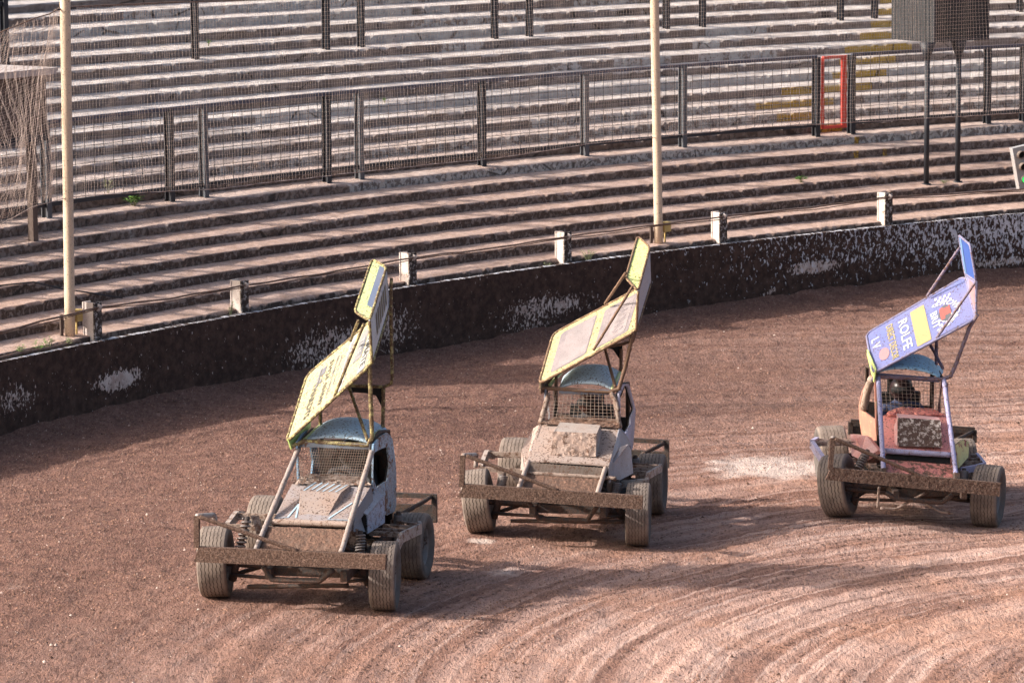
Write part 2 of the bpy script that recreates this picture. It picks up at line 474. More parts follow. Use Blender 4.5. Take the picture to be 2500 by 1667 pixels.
SCRAPES = [(2.34, 0.48, 0.48, 0.13, 1.05), (0.29, 0.52, 0.44, 0.19, 0.55), (6.51, 0.36, 0.91, 0.3, 0.62), (7.76, 0.49, 0.58, 0.33, 0.5), (7.01, 0.14, 0.5, 0.16, 0.6), (10.95, 0.43, 0.93, 0.18, 0.66), (10.61, 0.24, 0.59, 0.17, 0.5), (11.37, 0.44, 0.34, 0.06, 0.95), (16.54, 0.5, 0.64, 0.1, 1.0), (20.36, 0.27, 0.93, 0.08, 0.8), (19.68, 0.39, 0.51, 0.06, 0.5), (15.6, 0.21, 0.17, 0.06, 0.6), (16.41, 0.09, 0.12, 0.07, 0.8)]
def build_wall():
    a0, a1 = 160.0, 112.0
    nu = 900; zs = np.append(np.linspace(-0.12, 0.985, 26), 1.0)
    angs = np.linspace(a0, a1, nu + 1)
    U = np.radians(150.4 - angs) * RW
    A, Zg = np.meshgrid(np.radians(angs), zs)
    UU, _ = np.meshgrid(U, zs)
    lump = (fbm(UU * 4, Zg * 4, None, 4, 61) - 0.4) * 0.045 * np.clip(1.1 - Zg, 0.25, 1)
    lump[-1, :] *= 0.2
    R = RW - np.clip(lump, -0.005, 1)
    X = CWX + R * np.cos(A); Y = CWY + R * np.sin(A)
    front = np.stack([X, Y, Zg], -1)
    top = np.stack([CWX + (RW + 0.09) * np.cos(A[0]), CWY + (RW + 0.09) * np.sin(A[0]), np.full(nu + 1, 1.0) + (vnoise(U * 6, U * 0, seed=9) - .5) * 0.012], -1)
    bot = np.stack([CWX + (RW + 0.09) * np.cos(A[0]), CWY + (RW + 0.09) * np.sin(A[0]), np.full(nu + 1, -0.12)], -1)
    allv = np.concatenate([front.reshape(-1, 3), top, bot])
    w = nu + 1; fs = []
    idx = np.arange(len(zs) * w).reshape(len(zs), w)
    q = np.stack([idx[:-1, :-1], idx[1:, :-1], idx[1:, 1:], idx[:-1, 1:]], -1).reshape(-1, 4).tolist()
    t0 = len(zs) * w; b0 = t0 + w; l0 = (len(zs) - 1) * w
    for i in range(nu):
        q.append((l0 + i, t0 + i, t0 + i + 1, l0 + i + 1))
        q.append((t0 + i, b0 + i, b0 + i + 1, t0 + i + 1))
    me = bpy.data.meshes.new('safety_wall'); me.from_pydata(allv.tolist(), [], q); me.update()
    u = np.concatenate([UU.ravel(), U, U]); v = np.concatenate([Zg.ravel(), np.full(w, 1.03), np.full(w, 0.0)])
    set_attr(me, 'u', u); set_attr(me, 'v', v)
    fleck = np.clip((u - 11.0) / 13.0, -0.35, 0.86) * np.clip(0.3 + v * 1.0, 0, 1.0)
    fleck = np.where(v > 0.99, 0.6, fleck)
    fleck = np.where((v > 0.93) & (u < 9), np.maximum(fleck, -0.1), fleck)
    set_attr(me, 'fleck', fleck)
    sc = np.zeros_like(u)
    for (su, sv, du, dv, a) in SCRAPES:
        e = ((u - su) / du) ** 2 + ((v - sv) / dv) ** 2
        sc = np.maximum(sc, a * np.exp(-e ** 1.6))
    set_attr(me, 'scrape', sc)
    me.materials.append(wall_material())
    o = bpy.data.objects.new('safety_wall', me); COL.objects.link(o)
    return tag(o, 'low curving track wall caked in dark mud with white paint showing', 'wall')
build_wall()

# ---- terrace of concrete steps
def terrace_material():
    m = Mat('worn_concrete', 'World')
    u, v = m.attr('u'), m.attr('v')
    uv = m.comb(u, v)
    lo = m.noise(0.9, 4, 0.6); mid = m.noise(6.0, 5, 0.65); fine = m.noise(40.0, 4, 0.7)
    spl = m.noise(1.0, 4, 0.6, m.map(uv, (15.0, 11.0, 1.0)), 0.6)
    grime = m.attr('low')                       # splatter thins out up the terrace
    conc = m.mix(m.thr(mid, .35, .68), (0.155, 0.126, 0.113), (0.250, 0.208, 0.190))
    conc = m.mix(m.math('MULTIPLY', m.thr(lo, .45, .62), 0.5), conc, (0.19, 0.135, 0.105))
    paint = m.mix(m.thr(mid, .35, .65), (0.33, 0.325, 0.32), (0.47, 0.46, 0.445))
    pw = m.thr(m.math('ADD', m.attr('paint'), m.math('MULTIPLY', m.math('SUBTRACT', m.math('ADD', m.math('MULTIPLY', mid, .6), m.math('MULTIPLY', spl, .4)), 0.5), 1.9)), 0.42, 0.55)
    col = m.mix(pw, conc, paint)
    yel = m.thr(m.math('ADD', m.attr('yellow'), m.math('MULTIPLY', m.math('SUBTRACT', mid, 0.5), 1.3)), 0.42, 0.58)
    col = m.mix(yel, col, (0.42, 0.27, 0.055))
    mud = m.mix(m.thr(fine, .4, .6), (0.060, 0.043, 0.037), (0.100, 0.070, 0.058))
    splash = m.thr(m.math('ADD', spl, m.math('MULTIPLY', grime, 0.13)), 0.57, 0.62)
    col = m.mix(m.math('MULTIPLY', splash, m.math('ADD', 0.3, m.math('MULTIPLY', grime, 0.65), True)), col, mud)
    joint = m.voro(1.0, m.map(uv, (0.45, 0.4, 1.0)), 'DISTANCE_TO_EDGE')
    col = m.mix(m.math('MULTIPLY', m.thr(m.math('ADD', joint, m.math('MULTIPLY', m.math('SUBTRACT', mid, .5), .02)), 0.008, 0.002), 0.8), col, (0.04, 0.032, 0.028))
    # treads: pale concrete under shale dust
    tread = m.attr('tread')
    dust = m.mix(m.thr(mid, .35, .65), (0.40, 0.275, 0.22), (0.55, 0.40, 0.335))
    dust = m.mix(m.math('MULTIPLY', m.thr(fine, .5, .36), 0.6), dust, (0.19, 0.115, 0.09))
    clean = m.mix(m.thr(mid, .35, .65), (0.40, 0.355, 0.33), (0.58, 0.53, 0.50))
    top = m.mix(m.math('ADD', m.math('MULTIPLY', grime, 1.15), m.math('MULTIPLY', m.math('SUBTRACT', lo, .5), .8), True), clean, dust)
    col = m.mix(tread, col, top)
    h = m.math('ADD', m.math('MULTIPLY', fine, 0.7), m.math('ADD', mid, m.math('MULTIPLY', splash, 0.3)))
    return m.done(col, 0.93, h, 0.7, 0.015, spec=0.2)

ROWANG = [(150.03, 144.99, 139.83, 134.58, 129.29, 123.98), (149.32, 144.34, 139.23, 134.03, 128.78, 123.52), (148.64, 143.71, 138.65, 133.49, 128.29, 123.07), (147.99, 143.1, 138.08, 132.97, 127.81, 122.62), (147.35, 142.51, 137.53, 132.46, 127.34, 122.19), (146.73, 141.93, 137.0, 131.97, 126.88, 121.77), (146.14, 141.37, 136.48, 131.49, 126.44, 121.36), (145.56, 140.83, 135.97, 131.02, 126.0, 120.96), (144.99, 140.3, 135.48, 130.56, 125.58, 120.57), (144.44, 139.79, 135.0, 130.11, 125.16, 120.18), (143.91, 139.29, 134.53, 129.68, 124.76, 119.81), (143.39, 138.8, 134.07, 129.25, 124.36, 119.44), (142.88, 138.32, 133.63, 128.83, 123.97, 119.08), (142.39, 137.86, 133.19, 128.43, 123.59, 118.73), (141.91, 137.4, 132.77, 128.03, 123.22, 118.39), (141.44, 136.96, 132.35, 127.64, 122.86, 118.05), (140.98, 136.53, 131.94, 127.26, 122.51, 117.72), (140.53, 136.11, 131.55, 126.89, 122.16, 117.4), (140.1, 135.69, 131.16, 126.52, 121.82, 117.08), (139.67, 135.29, 130.78, 126.16, 121.48, 116.77)]
def row_deg(k, px): return float(np.interp(px, (0, 500, 1000, 1500, 2000, 2500), ROWANG[k]))
# worn paint on the risers: row -> stretches (from, to, strength), and the yellow aisle
PAINT = {6: [(850, 2700, .75)], 5: [(100, 520, .35), (2300, 2700, .3)], 8: [(500, 2700, .5)], 9: [(1300, 2700, .55)], 11: [(620, 2700, .8)],
         13: [(1330, 1420, .5), (1500, 1640, .6), (1700, 1900, .55)], 14: [(1690, 1760, .6)], 15: [(1720, 1870, .7), (1080, 1180, .5)], 16: [(870, 1330, .75)],
         17: [(1000, 1330, .5), (1500, 2700, .35)], 18: [(-300, 1100, .7), (1400, 2700, .5)], 19: [(300, 2700, .6)], 20: [(-400, 2700, .6)]}
YELLOW = {6: [(2088, 2100)], 5: [(2080, 2092), (2155, 2165)], 7: [(2000, 2060)], 8: [(1900, 2000)], 9: [(1845, 2035)], 10: [(1905, 2130)], 11: [(2030, 2165)], 12: [(2050, 2190)],
          13: [(2060, 2225)], 14: [(2100, 2260)], 15: [(2125, 2290)], 16: [(2135, 2330)], 17: [(2150, 2500)], 18: [(2190, 2520)], 19: [(2200, 2530)]}
def build_terrace():
    root = empty('terrace', bend(137, RW + 4, 1.0))
    tag(root, 'long curving terrace of worn concrete steps', 'terrace', kind='structure')
    mat = terrace_material()
    a0, a1 = 160.0, 108.0
    for k in range(0, 25):
        r0, r1 = row_r(k), row_r(k + 1)
        z0, z1 = (row_z(k - 1) + 0.02 if k else 0.80), row_z(k)
        seg = 0.055 if k < 20 else 0.2
        n = int(math.radians(a0 - a1) * r0 / seg)
        ang = np.radians(np.linspace(a0, a1, n + 1)); U = (math.radians(150) - ang) * r0
        sd = k * 13 + 100
        wear = 0.008 + 0.012 * fbm(U * 2.2, U * 0 + k, None, 3, sd)
        chip = np.clip(fbm(U * 5.2, U * 0 + k * 3, None, 4, sd + 5, 0.6) - 0.56, 0, 1) * 0.45
        wear = wear + np.clip(chip, 0, 0.035)
        wob = (fbm(U * 0.5, U * 0 + k, None, 2, sd + 9) - 0.5) * 0.03
        wr = (fbm(U * 0.35, U * 0 + k * 7, None, 2, sd + 11) - 0.5) * 0.07
        prof = []                                # (radius, height, tread flag, v)
        for f in (0.0, 0.25, 0.5, 0.75):
            bump = (fbm(U * 5, U * 0 + f * 6 + k, None, 3, sd + 2) - 0.5) * 0.022
            prof.append((r0 + wr + bump, z0 + (z1 - z0) * f * 1.0 + wob * f, 0.0, f * STEP_H))
        prof.append((r0 + wr, z1 + wob - wear, 0.0, 0.9 * STEP_H))
        prof.append((r0 + wr + wear * 0.9, z1 + wob, 1.0, STEP_H))
        for f in (0.35, 0.7):
            prof.append((r0 + wr + (r1 - r0) * f, z1 + wob * (1 - f) + 0.045 * f + (fbm(U * 6, U * 0 + f * 9, None, 3, sd + 3) - .5) * 0.02, 1.0, STEP_H + f * .4))
        prof.append((r1 + 0.06 + 0 * U, z1 + 0.055 + 0 * U, 1.0, STEP_H + .4))
        P = np.stack([np.stack([CWX + p[0] * np.cos(ang), CWY + p[0] * np.sin(ang), p[1] + 0 * U], -1) for p in prof])
        m_, w = len(prof), n + 1
        idx = np.arange(m_ * w).reshape(m_, w)
        q = np.stack([idx[:-1, :-1], idx[1:, :-1], idx[1:, 1:], idx[:-1, 1:]], -1).reshape(-1, 4)
        me = bpy.data.meshes.new('step'); me.from_pydata(P.reshape(-1, 3).tolist(), [], q.tolist()); me.update()
        set_attr(me, 'u', np.tile(U + k * 3.7, m_)); set_attr(me, 'v', np.repeat([p[3] + k * 0.73 for p in prof], w))
        set_attr(me, 'tread', np.repeat([p[2] for p in prof], w))
        set_attr(me, 'low', np.full(m_ * w, float(np.clip(1.0 - (k - 3) / 8.0, 0, 1))))
        deg = np.degrees(ang)
        paint = np.zeros(w); yel = np.zeros(w)
        if k < 20:
            for (p0, p1, s) in PAINT.get(k, []):
                d0, d1 = (row_deg(k, p0) if p0 >= 0 else 200), (row_deg(k, p1) if p1 <= 2500 else 0)
                paint = np.maximum(paint, np.where((deg < d0) & (deg > d1), s, 0))
            for (p0, p1) in YELLOW.get(k, []):
                yel = np.maximum(yel, np.where((deg < row_deg(k, p0)) & (deg > row_deg(k, p1)), 0.8, 0))
        paint = np.maximum(paint, np.where(k > 7, 0.22, 0.0) * (fbm(U * 0.4, U * 0 + k, None, 2, sd + 21) > 0.55))
        set_attr(me, 'paint', np.tile(paint, m_)); set_attr(me, 'yellow', np.tile(yel, m_))
        me.materials.append(mat)
        o = bpy.data.objects.new('step', me); COL.objects.link(o)
        o.parent = root; o.matrix_parent_inverse = Matrix.Translation(-Vector(root.location))
build_terrace()

# ================================================================== cars
def muddy(name, base, mud=(0.150, 0.085, 0.060), dust=(0.30, 0.215, 0.175), dusty=0.4, cover=0.35, scale=9.0, speck=0.2, rough=0.8, bump=0.5, speck_scale=75.0, stretch=(1, 1, 1)):
    """paint or metal under a film of dust, patches of mud and flung specks"""
    m = Mat(name)
    co = m.map(m.co, stretch)
    n1 = m.noise(scale, 5, 0.65, co, 0.3); n2 = m.noise(scale * 6, 4, 0.7, co); n3 = m.noise(scale * 0.35, 3, 0.6, co)
    film = m.math('MULTIPLY', m.thr(m.math('ADD', m.math('MULTIPLY', n3, .6), m.math('MULTIPLY', n2, .4)), 0.35, 0.62), dusty)
    if dusty > 0.5: film = m.math('ADD', film, (dusty - 0.5) * 1.2, True)
    col = m.mix(film, base, dust)
    t = 0.5 + (0.5 - cover) * 0.42
    cl = m.thr(m.math('ADD', m.math('MULTIPLY', n1, 0.65), m.math('MULTIPLY', n2, 0.35)), t - 0.015, t + 0.03)
    mudc = m.mix(m.thr(n2, .38, .62), tuple(c * 0.7 for c in mud), tuple(c * 1.45 for c in mud))
    col = m.mix(cl, col, mudc)
    h = m.math('MULTIPLY', cl, m.math('ADD', 0.3, n2))
    if speck > 0:
        ns = m.noise(speck_scale * 1.5, 2, 0.55, co, 0.2)
        sp = m.math('MULTIPLY', m.thr(m.math('ADD', ns, m.math('MULTIPLY', m.math('SUBTRACT', n1, 0.5), 0.25)), 0.70 - speck * 0.29, 0.73 - speck * 0.29), 0.92)
        col = m.mix(sp, col, tuple(c * 0.55 for c in mud))
        h = m.math('MAXIMUM', h, m.math('MULTIPLY', sp, 0.35))
    return m.done(col, m.math('ADD', rough - 0.25, m.math('MULTIPLY', m.math('MAXIMUM', cl, film), 0.3)), h, bump, 0.008, spec=0.35)

def plain(name, col, rough=0.6, metal=0.0, vary=0.25, scale=20.0):
    m = Mat(name)
    n = m.noise(scale, 4, 0.65)
    return m.done(m.mix(m.thr(n, .35, .65), tuple(c * (1 - vary) for c in col), tuple(min(1, c * (1 + vary)) for c in col)), rough, n, 0.2, 0.004, metal)

MUD = (0.150, 0.085, 0.060)
M = {}
M['mud'] = muddy('thick_mud', (0.145, 0.082, 0.058), mud=(0.10, 0.055, 0.039), cover=0.5, dusty=0.3, speck=0.35, speck_scale=70, scale=60, bump=0.9, rough=0.95)
M['mud_tube'] = muddy('muddy_tube', (0.30, 0.23, 0.19), cover=0.45, dusty=0.5, speck=0.3, scale=22, bump=0.8, rough=0.9)
M['dark_steel'] = muddy('dark_muddy_steel', (0.035, 0.03, 0.028), mud=(0.085, 0.052, 0.04), cover=0.55, dusty=0.12, speck=0.25, scale=16, rough=0.8)
M['black'] = plain('black_interior', (0.018, 0.017, 0.017), 0.8)
M['spring'] = muddy('coil_steel', (0.16, 0.15, 0.15), cover=0.3, dusty=0.35, speck=0.15, scale=30, rough=0.6)
M['grille'] = muddy('mesh_wire', (0.20, 0.16, 0.135), cover=0.4, dusty=0.4, speck=0.0, scale=20)
M['rail'] = muddy('bare_scraped_steel', (0.36, 0.32, 0.30), cover=0.42, dusty=0.5, speck=0.25, scale=14, rough=0.75)
M['rim'] = muddy('wheel_rim', (0.13, 0.135, 0.14), mud=(0.07, 0.05, 0.042), cover=0.4, dusty=0.3, speck=0.2, scale=18, rough=0.65)
def tyre_material():
    m = Mat('dusty_rubber')
    n1 = m.noise(7, 4, 0.6); n2 = m.noise(45, 3, 0.7)
    p = m.sep(m.co)
    r = m.math('SQRT', m.math('ADD', m.math('MULTIPLY', p[0], p[0]), m.math('MULTIPLY', p[2], p[2])))
    col = m.mix(m.thr(n1, .35, .65), (0.155, 0.122, 0.104), (0.235, 0.188, 0.158))
    col = m.mix(m.math('MULTIPLY', m.thr(n2, .55, .7), .4), col, (0.29, 0.225, 0.18))
    wall = m.thr(r, 0.305, 0.285)
    col = m.mix(m.math('MULTIPLY', wall, 0.75), col, m.mix(n1, (0.055, 0.052, 0.052), (0.125, 0.115, 0.11)))
    return m.done(col, 0.85, n2, 0.25, 0.004)
M['tyre'] = tyre_material()
M['groove'] = plain('tyre_groove', (0.085, 0.066, 0.055), 0.95)

_tyres = {}
def tyre_mesh(r, w, rim_r=0.19, pattern=0):
    key = (round(r, 2), round(w, 2), pattern)
    if key in _tyres: return _tyres[key]
    half = w / 2
    prof = [(-half * .72, rim_r, 0), (-half * .86, rim_r + .02, 0), (-half * 1.0, r * .74, 0), (-half * 1.03, r * .86, 0), (-half * .98, r * .935, 0), (-half * .9, r * .98, 0)]
    grooves = [-.66, -.4, -.13, .13, .4, .66]
    gw = 0.0022
    for g in grooves:
        y = g * half; rr = r * (1 - 0.012 * g * g)
        prof += [(y - gw * 1.6, rr, 1), (y - gw, rr - .007, 2), (y + gw, rr - .007, 2), (y + gw * 1.6, rr, 1)]
    prof += [(-a, b, c) for a, b, c in prof[:6][::-1]]
    n = 132
    vs, fs, mi = [], [], []
    for i in range(n):
        a = 2 * math.pi * i / n
        zig = (1 if (i // 2) % 2 else -1) * 0.0035 if not pattern else 0.0
        for (y, rr, g) in prof:
            yy = y + (zig if g else 0)
            vs.append((rr * math.cos(a), yy, rr * math.sin(a)))
    k = len(prof)
    for i in range(n):
        j = (i + 1) % n
        for q in range(k - 1):
            fs.append((i * k + q, i * k + q + 1, j * k + q + 1, j * k + q))
            mi.append(1 if prof[q][2] == 2 and prof[q + 1][2] == 2 else 0)
    me = bpy.data.meshes.new('tyre'); me.from_pydata(vs, [], fs)
    me.materials.append(M['tyre']); me.materials.append(M['groove'])
    me.polygons.foreach_set('material_index', mi)
    me.polygons.foreach_set('use_smooth', [not (prof[q][2] and prof[q + 1][2]) and q not in (5, len(prof) - 7) for i in range(n) for q in range(k - 1)]); me.update()
    _tyres[key] = me
    return me

def rim_mesh(w, rim_r=0.19):
    mb = MB()
    half = w / 2
    prof = [(-half * .74, rim_r + .006), (-half * .70, rim_r - .012), (-half * .3, rim_r - .03), (half * .3, rim_r - .03), (half * .70, rim_r - .012), (half * .74, rim_r + .006)]
    n = 40; vs = []; fs = []
    for i in range(n):
        a = 2 * math.pi * i / n
        for y, r in prof: vs.append((r * math.cos(a), y, r * math.sin(a)))
    k = len(prof)
    for i in range(n):
        j = (i + 1) % n
        for q in range(k - 1): fs.append((i * k + q, i * k + q + 1, j * k + q + 1, j * k + q))
    mb.add(vs, fs, True)
    for y, r0, r1 in ((half * .12, 0.165, 0.085), (half * .30, 0.085, 0.05)):      # dished centre and hub
        vs, fs = [], []
        for i in range(n):
            a = 2 * math.pi * i / n
            vs += [(r0 * math.cos(a), y - .05, r0 * math.sin(a)), (r1 * math.cos(a), y, r1 * math.sin(a)), (0, y, 0)]
        for i in range(n):
            j = (i + 1) % n
            fs += [(i * 3, i * 3 + 1, j * 3 + 1, j * 3), (i * 3 + 1, i * 3 + 2, j * 3 + 1)]
        mb.add(vs, fs, True)
    for i in range(5):
        a = 2 * math.pi * i / 5
        mb.tube([(0.065 * math.cos(a), half * .28, 0.065 * math.sin(a)), (0.065 * math.cos(a), half * .36, 0.065 * math.sin(a))], 0.011, 6)
    return mb

def add_wheel(root, a, y, zc, r, w, steer=0.0, camber=0.0, side=1, spin=0.0):
    h = rim_mesh(w).build('wheel', M['rim'], root)
    h.location = (a, y, zc + r * math.cos(math.radians(camber)))
    # local y of the rim mesh is the axle; its dished face looks outwards
    h.rotation_euler = (math.radians(camber), 0, math.radians(steer) + (math.pi if side < 0 else 0))
    if side < 0: h.rotation_euler[0] = -math.radians(camber)
    t = bpy.data.objects.new('tyre', tyre_mesh(r, w)); COL.objects.link(t); t.parent = h
    t.rotation_euler = (0, spin, 0)
    return h

def resample_ring(loop, n, centre):
    """loop of 3D points in a mostly (x, z) plane, sampled at n directions from the centre"""
    L = [V(p) for p in loop]; out = []
    for i in range(n):
        a = 2 * math.pi * i / n; d = (math.cos(a), math.sin(a)); best = None
        for p, q in zip(L, L[1:] + L[:1]):
            x1, z1 = p[0] - centre[0], p[2] - centre[2]; x2, z2 = q[0] - centre[0], q[2] - centre[2]
            den = (x2 - x1) * d[1] - (z2 - z1) * d[0]
            if abs(den) < 1e-9: continue
            s = (z1 * d[0] - x1 * d[1]) / den
            if -1e-6 <= s <= 1 + 1e-6:
                t = (x1 + (x2 - x1) * s) * d[0] + (z1 + (z2 - z1) * s) * d[1]
                if t > 0 and (best is None or t > best[0]): best = (t, p + (q - p) * s)
        out.append(best[1] if best else V(centre))
    return out

def ring_panel(mb, outer, inner, th, n=64):
    c = np.mean([V(p) for p in inner], 0)
    o = resample_ring(outer, n, c); i_ = resample_ring(inner, n, c)
    i_ = [a if np.linalg.norm(a - c) < np.linalg.norm(b - c) - .01 else c + (b - c) * .93 for a, b in zip(i_, o)]
    T_ = V(th); vs = o + i_ + [p + T_ for p in o] + [p + T_ for p in i_]; fs = []
    for k in range(n):
        l = (k + 1) % n
        fs += [(k, l, n + l, n + k), (2 * n + k, 3 * n + k, 3 * n + l, 2 * n + l), (k, 2 * n + k, 2 * n + l, l), (n + k, n + l, 3 * n + l, 3 * n + k)]
    mb.add(vs, fs)

def text_shape(s, size=1.0):
    cu = bpy.data.curves.new('lettering', 'FONT'); cu.body = s; cu.size = size; cu.align_x = 'CENTER'; cu.align_y = 'CENTER'; cu.resolution_u = 2; cu.offset = 0.02
    ob = bpy.data.objects.new('lettering', cu); COL.objects.link(ob)
    me = bpy.data.meshes.new_from_object(ob)
    vs = np.array([v.co[:2] for v in me.vertices]); fs = [tuple(p.vertices) for p in me.polygons]
    COL.objects.unlink(ob); bpy.data.objects.remove(ob); bpy.data.curves.remove(cu); bpy.data.meshes.remove(me)
    return vs, fs

class Patch:
    """bilinear panel: s runs from the car's right to its left, t from front to rear"""
    def __init__(s_, rf, lf, lr, rr, view):
        s_.c = [V(rf), V(lf), V(lr), V(rr)]
        n = np.cross(s_.c[1] - s_.c[0], s_.c[3] - s_.c[0]); n = unit(n)
        s_.n = n if np.dot(n, V(view)) > 0 else -n
        s_.ws = np.linalg.norm(s_.c[1] - s_.c[0]); s_.wt = np.linalg.norm(s_.c[3] - s_.c[0])
    def at(s_, s, t, off=0.0):
        a, b, c, d = s_.c
        return (a * (1 - s) + b * s) * (1 - t) + (d * (1 - s) + c * s) * t + s_.n * off
    def outline(s_, s0=0, s1=1, t0=0, t1=1, rad=0.06, n=5):
        rs, rt_ = min(rad / s_.ws, (s1 - s0) / 2), min(rad / s_.wt, (t1 - t0) / 2)
        out = []
        for cs, ct, a0 in ((s0 + rs, t0 + rt_, 180), (s1 - rs, t0 + rt_, 270), (s1 - rs, t1 - rt_, 0), (s0 + rs, t1 - rt_, 90)):
            for k in range(n + 1):
                a = math.radians(a0 + 90 * k / n); out.append((cs + rs * math.cos(a), ct + rt_ * math.sin(a)))
        return out
    def panel(s_, mb, th=0.012, off=0.0, rings=6, **kw):
        """rounded panel that follows the twist of the patch: rings about its middle, front and back"""
        ol = s_.outline(**kw); n = len(ol)
        cs, ct = sum(p[0] for p in ol) / n, sum(p[1] for p in ol) / n
        vs, fs = [], []
        for side in (0, 1):
            o = len(vs); d = off - th * side
            vs.append(s_.at(cs, ct, d))
            for k in range(1, rings + 1):
                f = k / rings
                vs += [s_.at(cs + (a - cs) * f, ct + (b - ct) * f, d) for a, b in ol]
            for i in range(n):
                j = (i + 1) % n
                fs.append((o, o + 1 + i, o + 1 + j))
                for k in range(rings - 1): fs.append((o + 1 + k * n + i, o + 1 + (k + 1) * n + i, o + 1 + (k + 1) * n + j, o + 1 + k * n + j))
        h = len(vs) // 2; e = 1 + (rings - 1) * n
        for i in range(n):
            j = (i + 1) % n; fs.append((e + i, h + e + i, h + e + j, e + j))
        mb.add(vs, fs)
    def text(s_, mb, txt, s, t, length, height, off=0.004, arc=None):
        vs, fs = text_shape(txt)
        x0, x1 = vs[:, 0].min(), vs[:, 0].max(); y0, y1 = vs[:, 1].min(), vs[:, 1].max()
        X = (vs[:, 0] - (x0 + x1) / 2) / (x1 - x0) * length; Y = (vs[:, 1] - (y0 + y1) / 2) / (y1 - y0) * height
        if arc:
            A = X / arc; R_ = arc + Y
            X, Y = R_ * np.sin(A), R_ * np.cos(A) - arc
        mb.add([s_.at(s + y / s_.ws, t - x / s_.wt, off) for x, y in zip(X, Y)], fs)

def coil(root, top, bot, r=0.045, turns=7):
    top, bot = V(top), V(bot); d = bot - top; ax = unit(d)
    s = unit(np.cross(ax, V((1, 0, 0)))); u = np.cross(ax, s)
    pts = [top + d * (i / (turns * 12)) + (s * math.cos(i * math.pi / 6) + u * math.sin(i * math.pi / 6)) * r for i in range(turns * 12 + 1)]
    c = MB().tube(pts, 0.0095, 5).build('coil_spring', M['spring'], root)
    MB().tube([top - ax * .03, bot + ax * .02], 0.024, 8).build('damper', M['dark_steel'], c)
    return c

def wire_mesh(q, nu, nv, r, wob=0.0):
    a, b, c, d = [V(p) for p in q]; mb = MB()
    P = lambda s, t: (a * (1 - s) + b * s) * (1 - t) + (d * (1 - s) + c * s) * t + V((random.uniform(-wob, wob), 0, random.uniform(-wob, wob)))
    for i in range(nu + 1): mb.tube([P(i / nu, j / 4) for j in range(5)], r, 4, cap=False)
    for j in range(nv + 1): mb.tube([P(i / 5, j / nv) for i in range(6)], r, 4, cap=False)
    return mb

def seat_driver(key, loc, rot, cx, cy, sl, helmet, suit, glove, label):
    """seated driver: one continuous body, with helmet and gloves as clothing"""
    hip, chest, neck, head = (cx - .12, cy, .62), (cx - .2, cy, .93), (cx - .2, cy, 1.08), (cx - .19, cy, 1.2)
    J = {'hip': (hip, .15), 'belly': ((cx - .17, cy, .76), .145), 'chest': (chest, .155), 'neck': (neck, .06), 'head': (head, .095),
         'shl': ((cx - .19, cy + .19, 1.0), .07), 'ell': ((cx + .02, cy + .27, .84), .052), 'wrl': ((cx + .24, cy + .15, .97), .036), 'hdl': ((cx + .29, cy + .13, .99), .042),
         'shr': ((cx - .19, cy - .19, 1.0), .07), 'elr': ((cx + .02, cy - .27, .84), .052), 'wrr': ((cx + .24, cy - .15, .97), .036), 'hdr': ((cx + .29, cy - .13, .99), .042),
         'hpl': ((cx - .1, cy + .1, .6), .1), 'knl': ((cx + .36, cy + .13, .68), .068), 'ftl': ((cx + .66, cy + .11, .46), .045), 'tol': ((cx + .78, cy + .11, .48), .04),
         'hpr': ((cx - .1, cy - .1, .6), .1), 'knr': ((cx + .36, cy - .13, .68), .068), 'ftr': ((cx + .66, cy - .11, .46), .045), 'tor': ((cx + .78, cy - .11, .48), .04)}
    E_ = [('hip', 'belly'), ('belly', 'chest'), ('chest', 'neck'), ('neck', 'head'), ('chest', 'shl'), ('shl', 'ell'), ('ell', 'wrl'), ('wrl', 'hdl'), ('chest', 'shr'), ('shr', 'elr'), ('elr', 'wrr'), ('wrr', 'hdr'),
          ('hip', 'hpl'), ('hpl', 'knl'), ('knl', 'ftl'), ('ftl', 'tol'), ('hip', 'hpr'), ('hpr', 'knr'), ('knr', 'ftr'), ('ftr', 'tor')]
    names = list(J)
    me = bpy.data.meshes.new('person')
    me.from_pydata([J[n][0] for n in names], [(names.index(a), names.index(b)) for a, b in E_], [])
    o = bpy.data.objects.new('person', me); COL.objects.link(o)
    sk = o.modifiers.new('skin', 'SKIN'); sk.use_smooth_shade = True
    for i, n in enumerate(names):
        me.skin_vertices[0].data[i].radius = (J[n][1], J[n][1]); me.skin_vertices[0].data[i].use_root = (n == 'hip')
    ss = o.modifiers.new('subdivision', 'SUBSURF'); ss.levels = 1; ss.render_levels = 2
    me.materials.append(suit)
    o.location = loc; o.rotation_euler = (0, 0, rot)
    tag(o, label, 'person', 'drivers in their cabs')
    h = MB(); h.sphere((cx - .18, cy, 1.215), 0.135, 20, 12, (1.08, .95, 1.05))
    hel = h.build('helmet', helmet, o)
    v = MB(); v.tube([(cx - .18 + .142 * math.cos(t), cy + .125 * math.sin(t), 1.22) for t in np.linspace(-1.0, 1.0, 9)], 0.036, 8); v.build('visor', M['black'], hel)
    for sgn in (-1, 1):                                     # gloved hands closed on the wheel
        g = MB(); g.sphere((cx + .275, cy + sgn * .135, .985), 0.042, 10, 6, (1, .8, 1.1))
        for f in range(4):
            yy = cy + sgn * (.118 + .0 * f); zz = 1.012 - f * .019
            g.tube([(cx + .285, yy + sgn * .03, zz), (cx + .325, yy + sgn * .014, zz + .002), (cx + .335, yy - sgn * .012, zz), (cx + .315, yy - sgn * .024, zz)], [.0095, .0095, .009, .008], 6)
        g.tube([(cx + .265, cy + sgn * .11, 1.0), (cx + .295, cy + sgn * .092, 1.022), (cx + .322, cy + sgn * .09, 1.03)], [.011, .011, .009], 6)
        g.build('glove', glove, o)
    return o

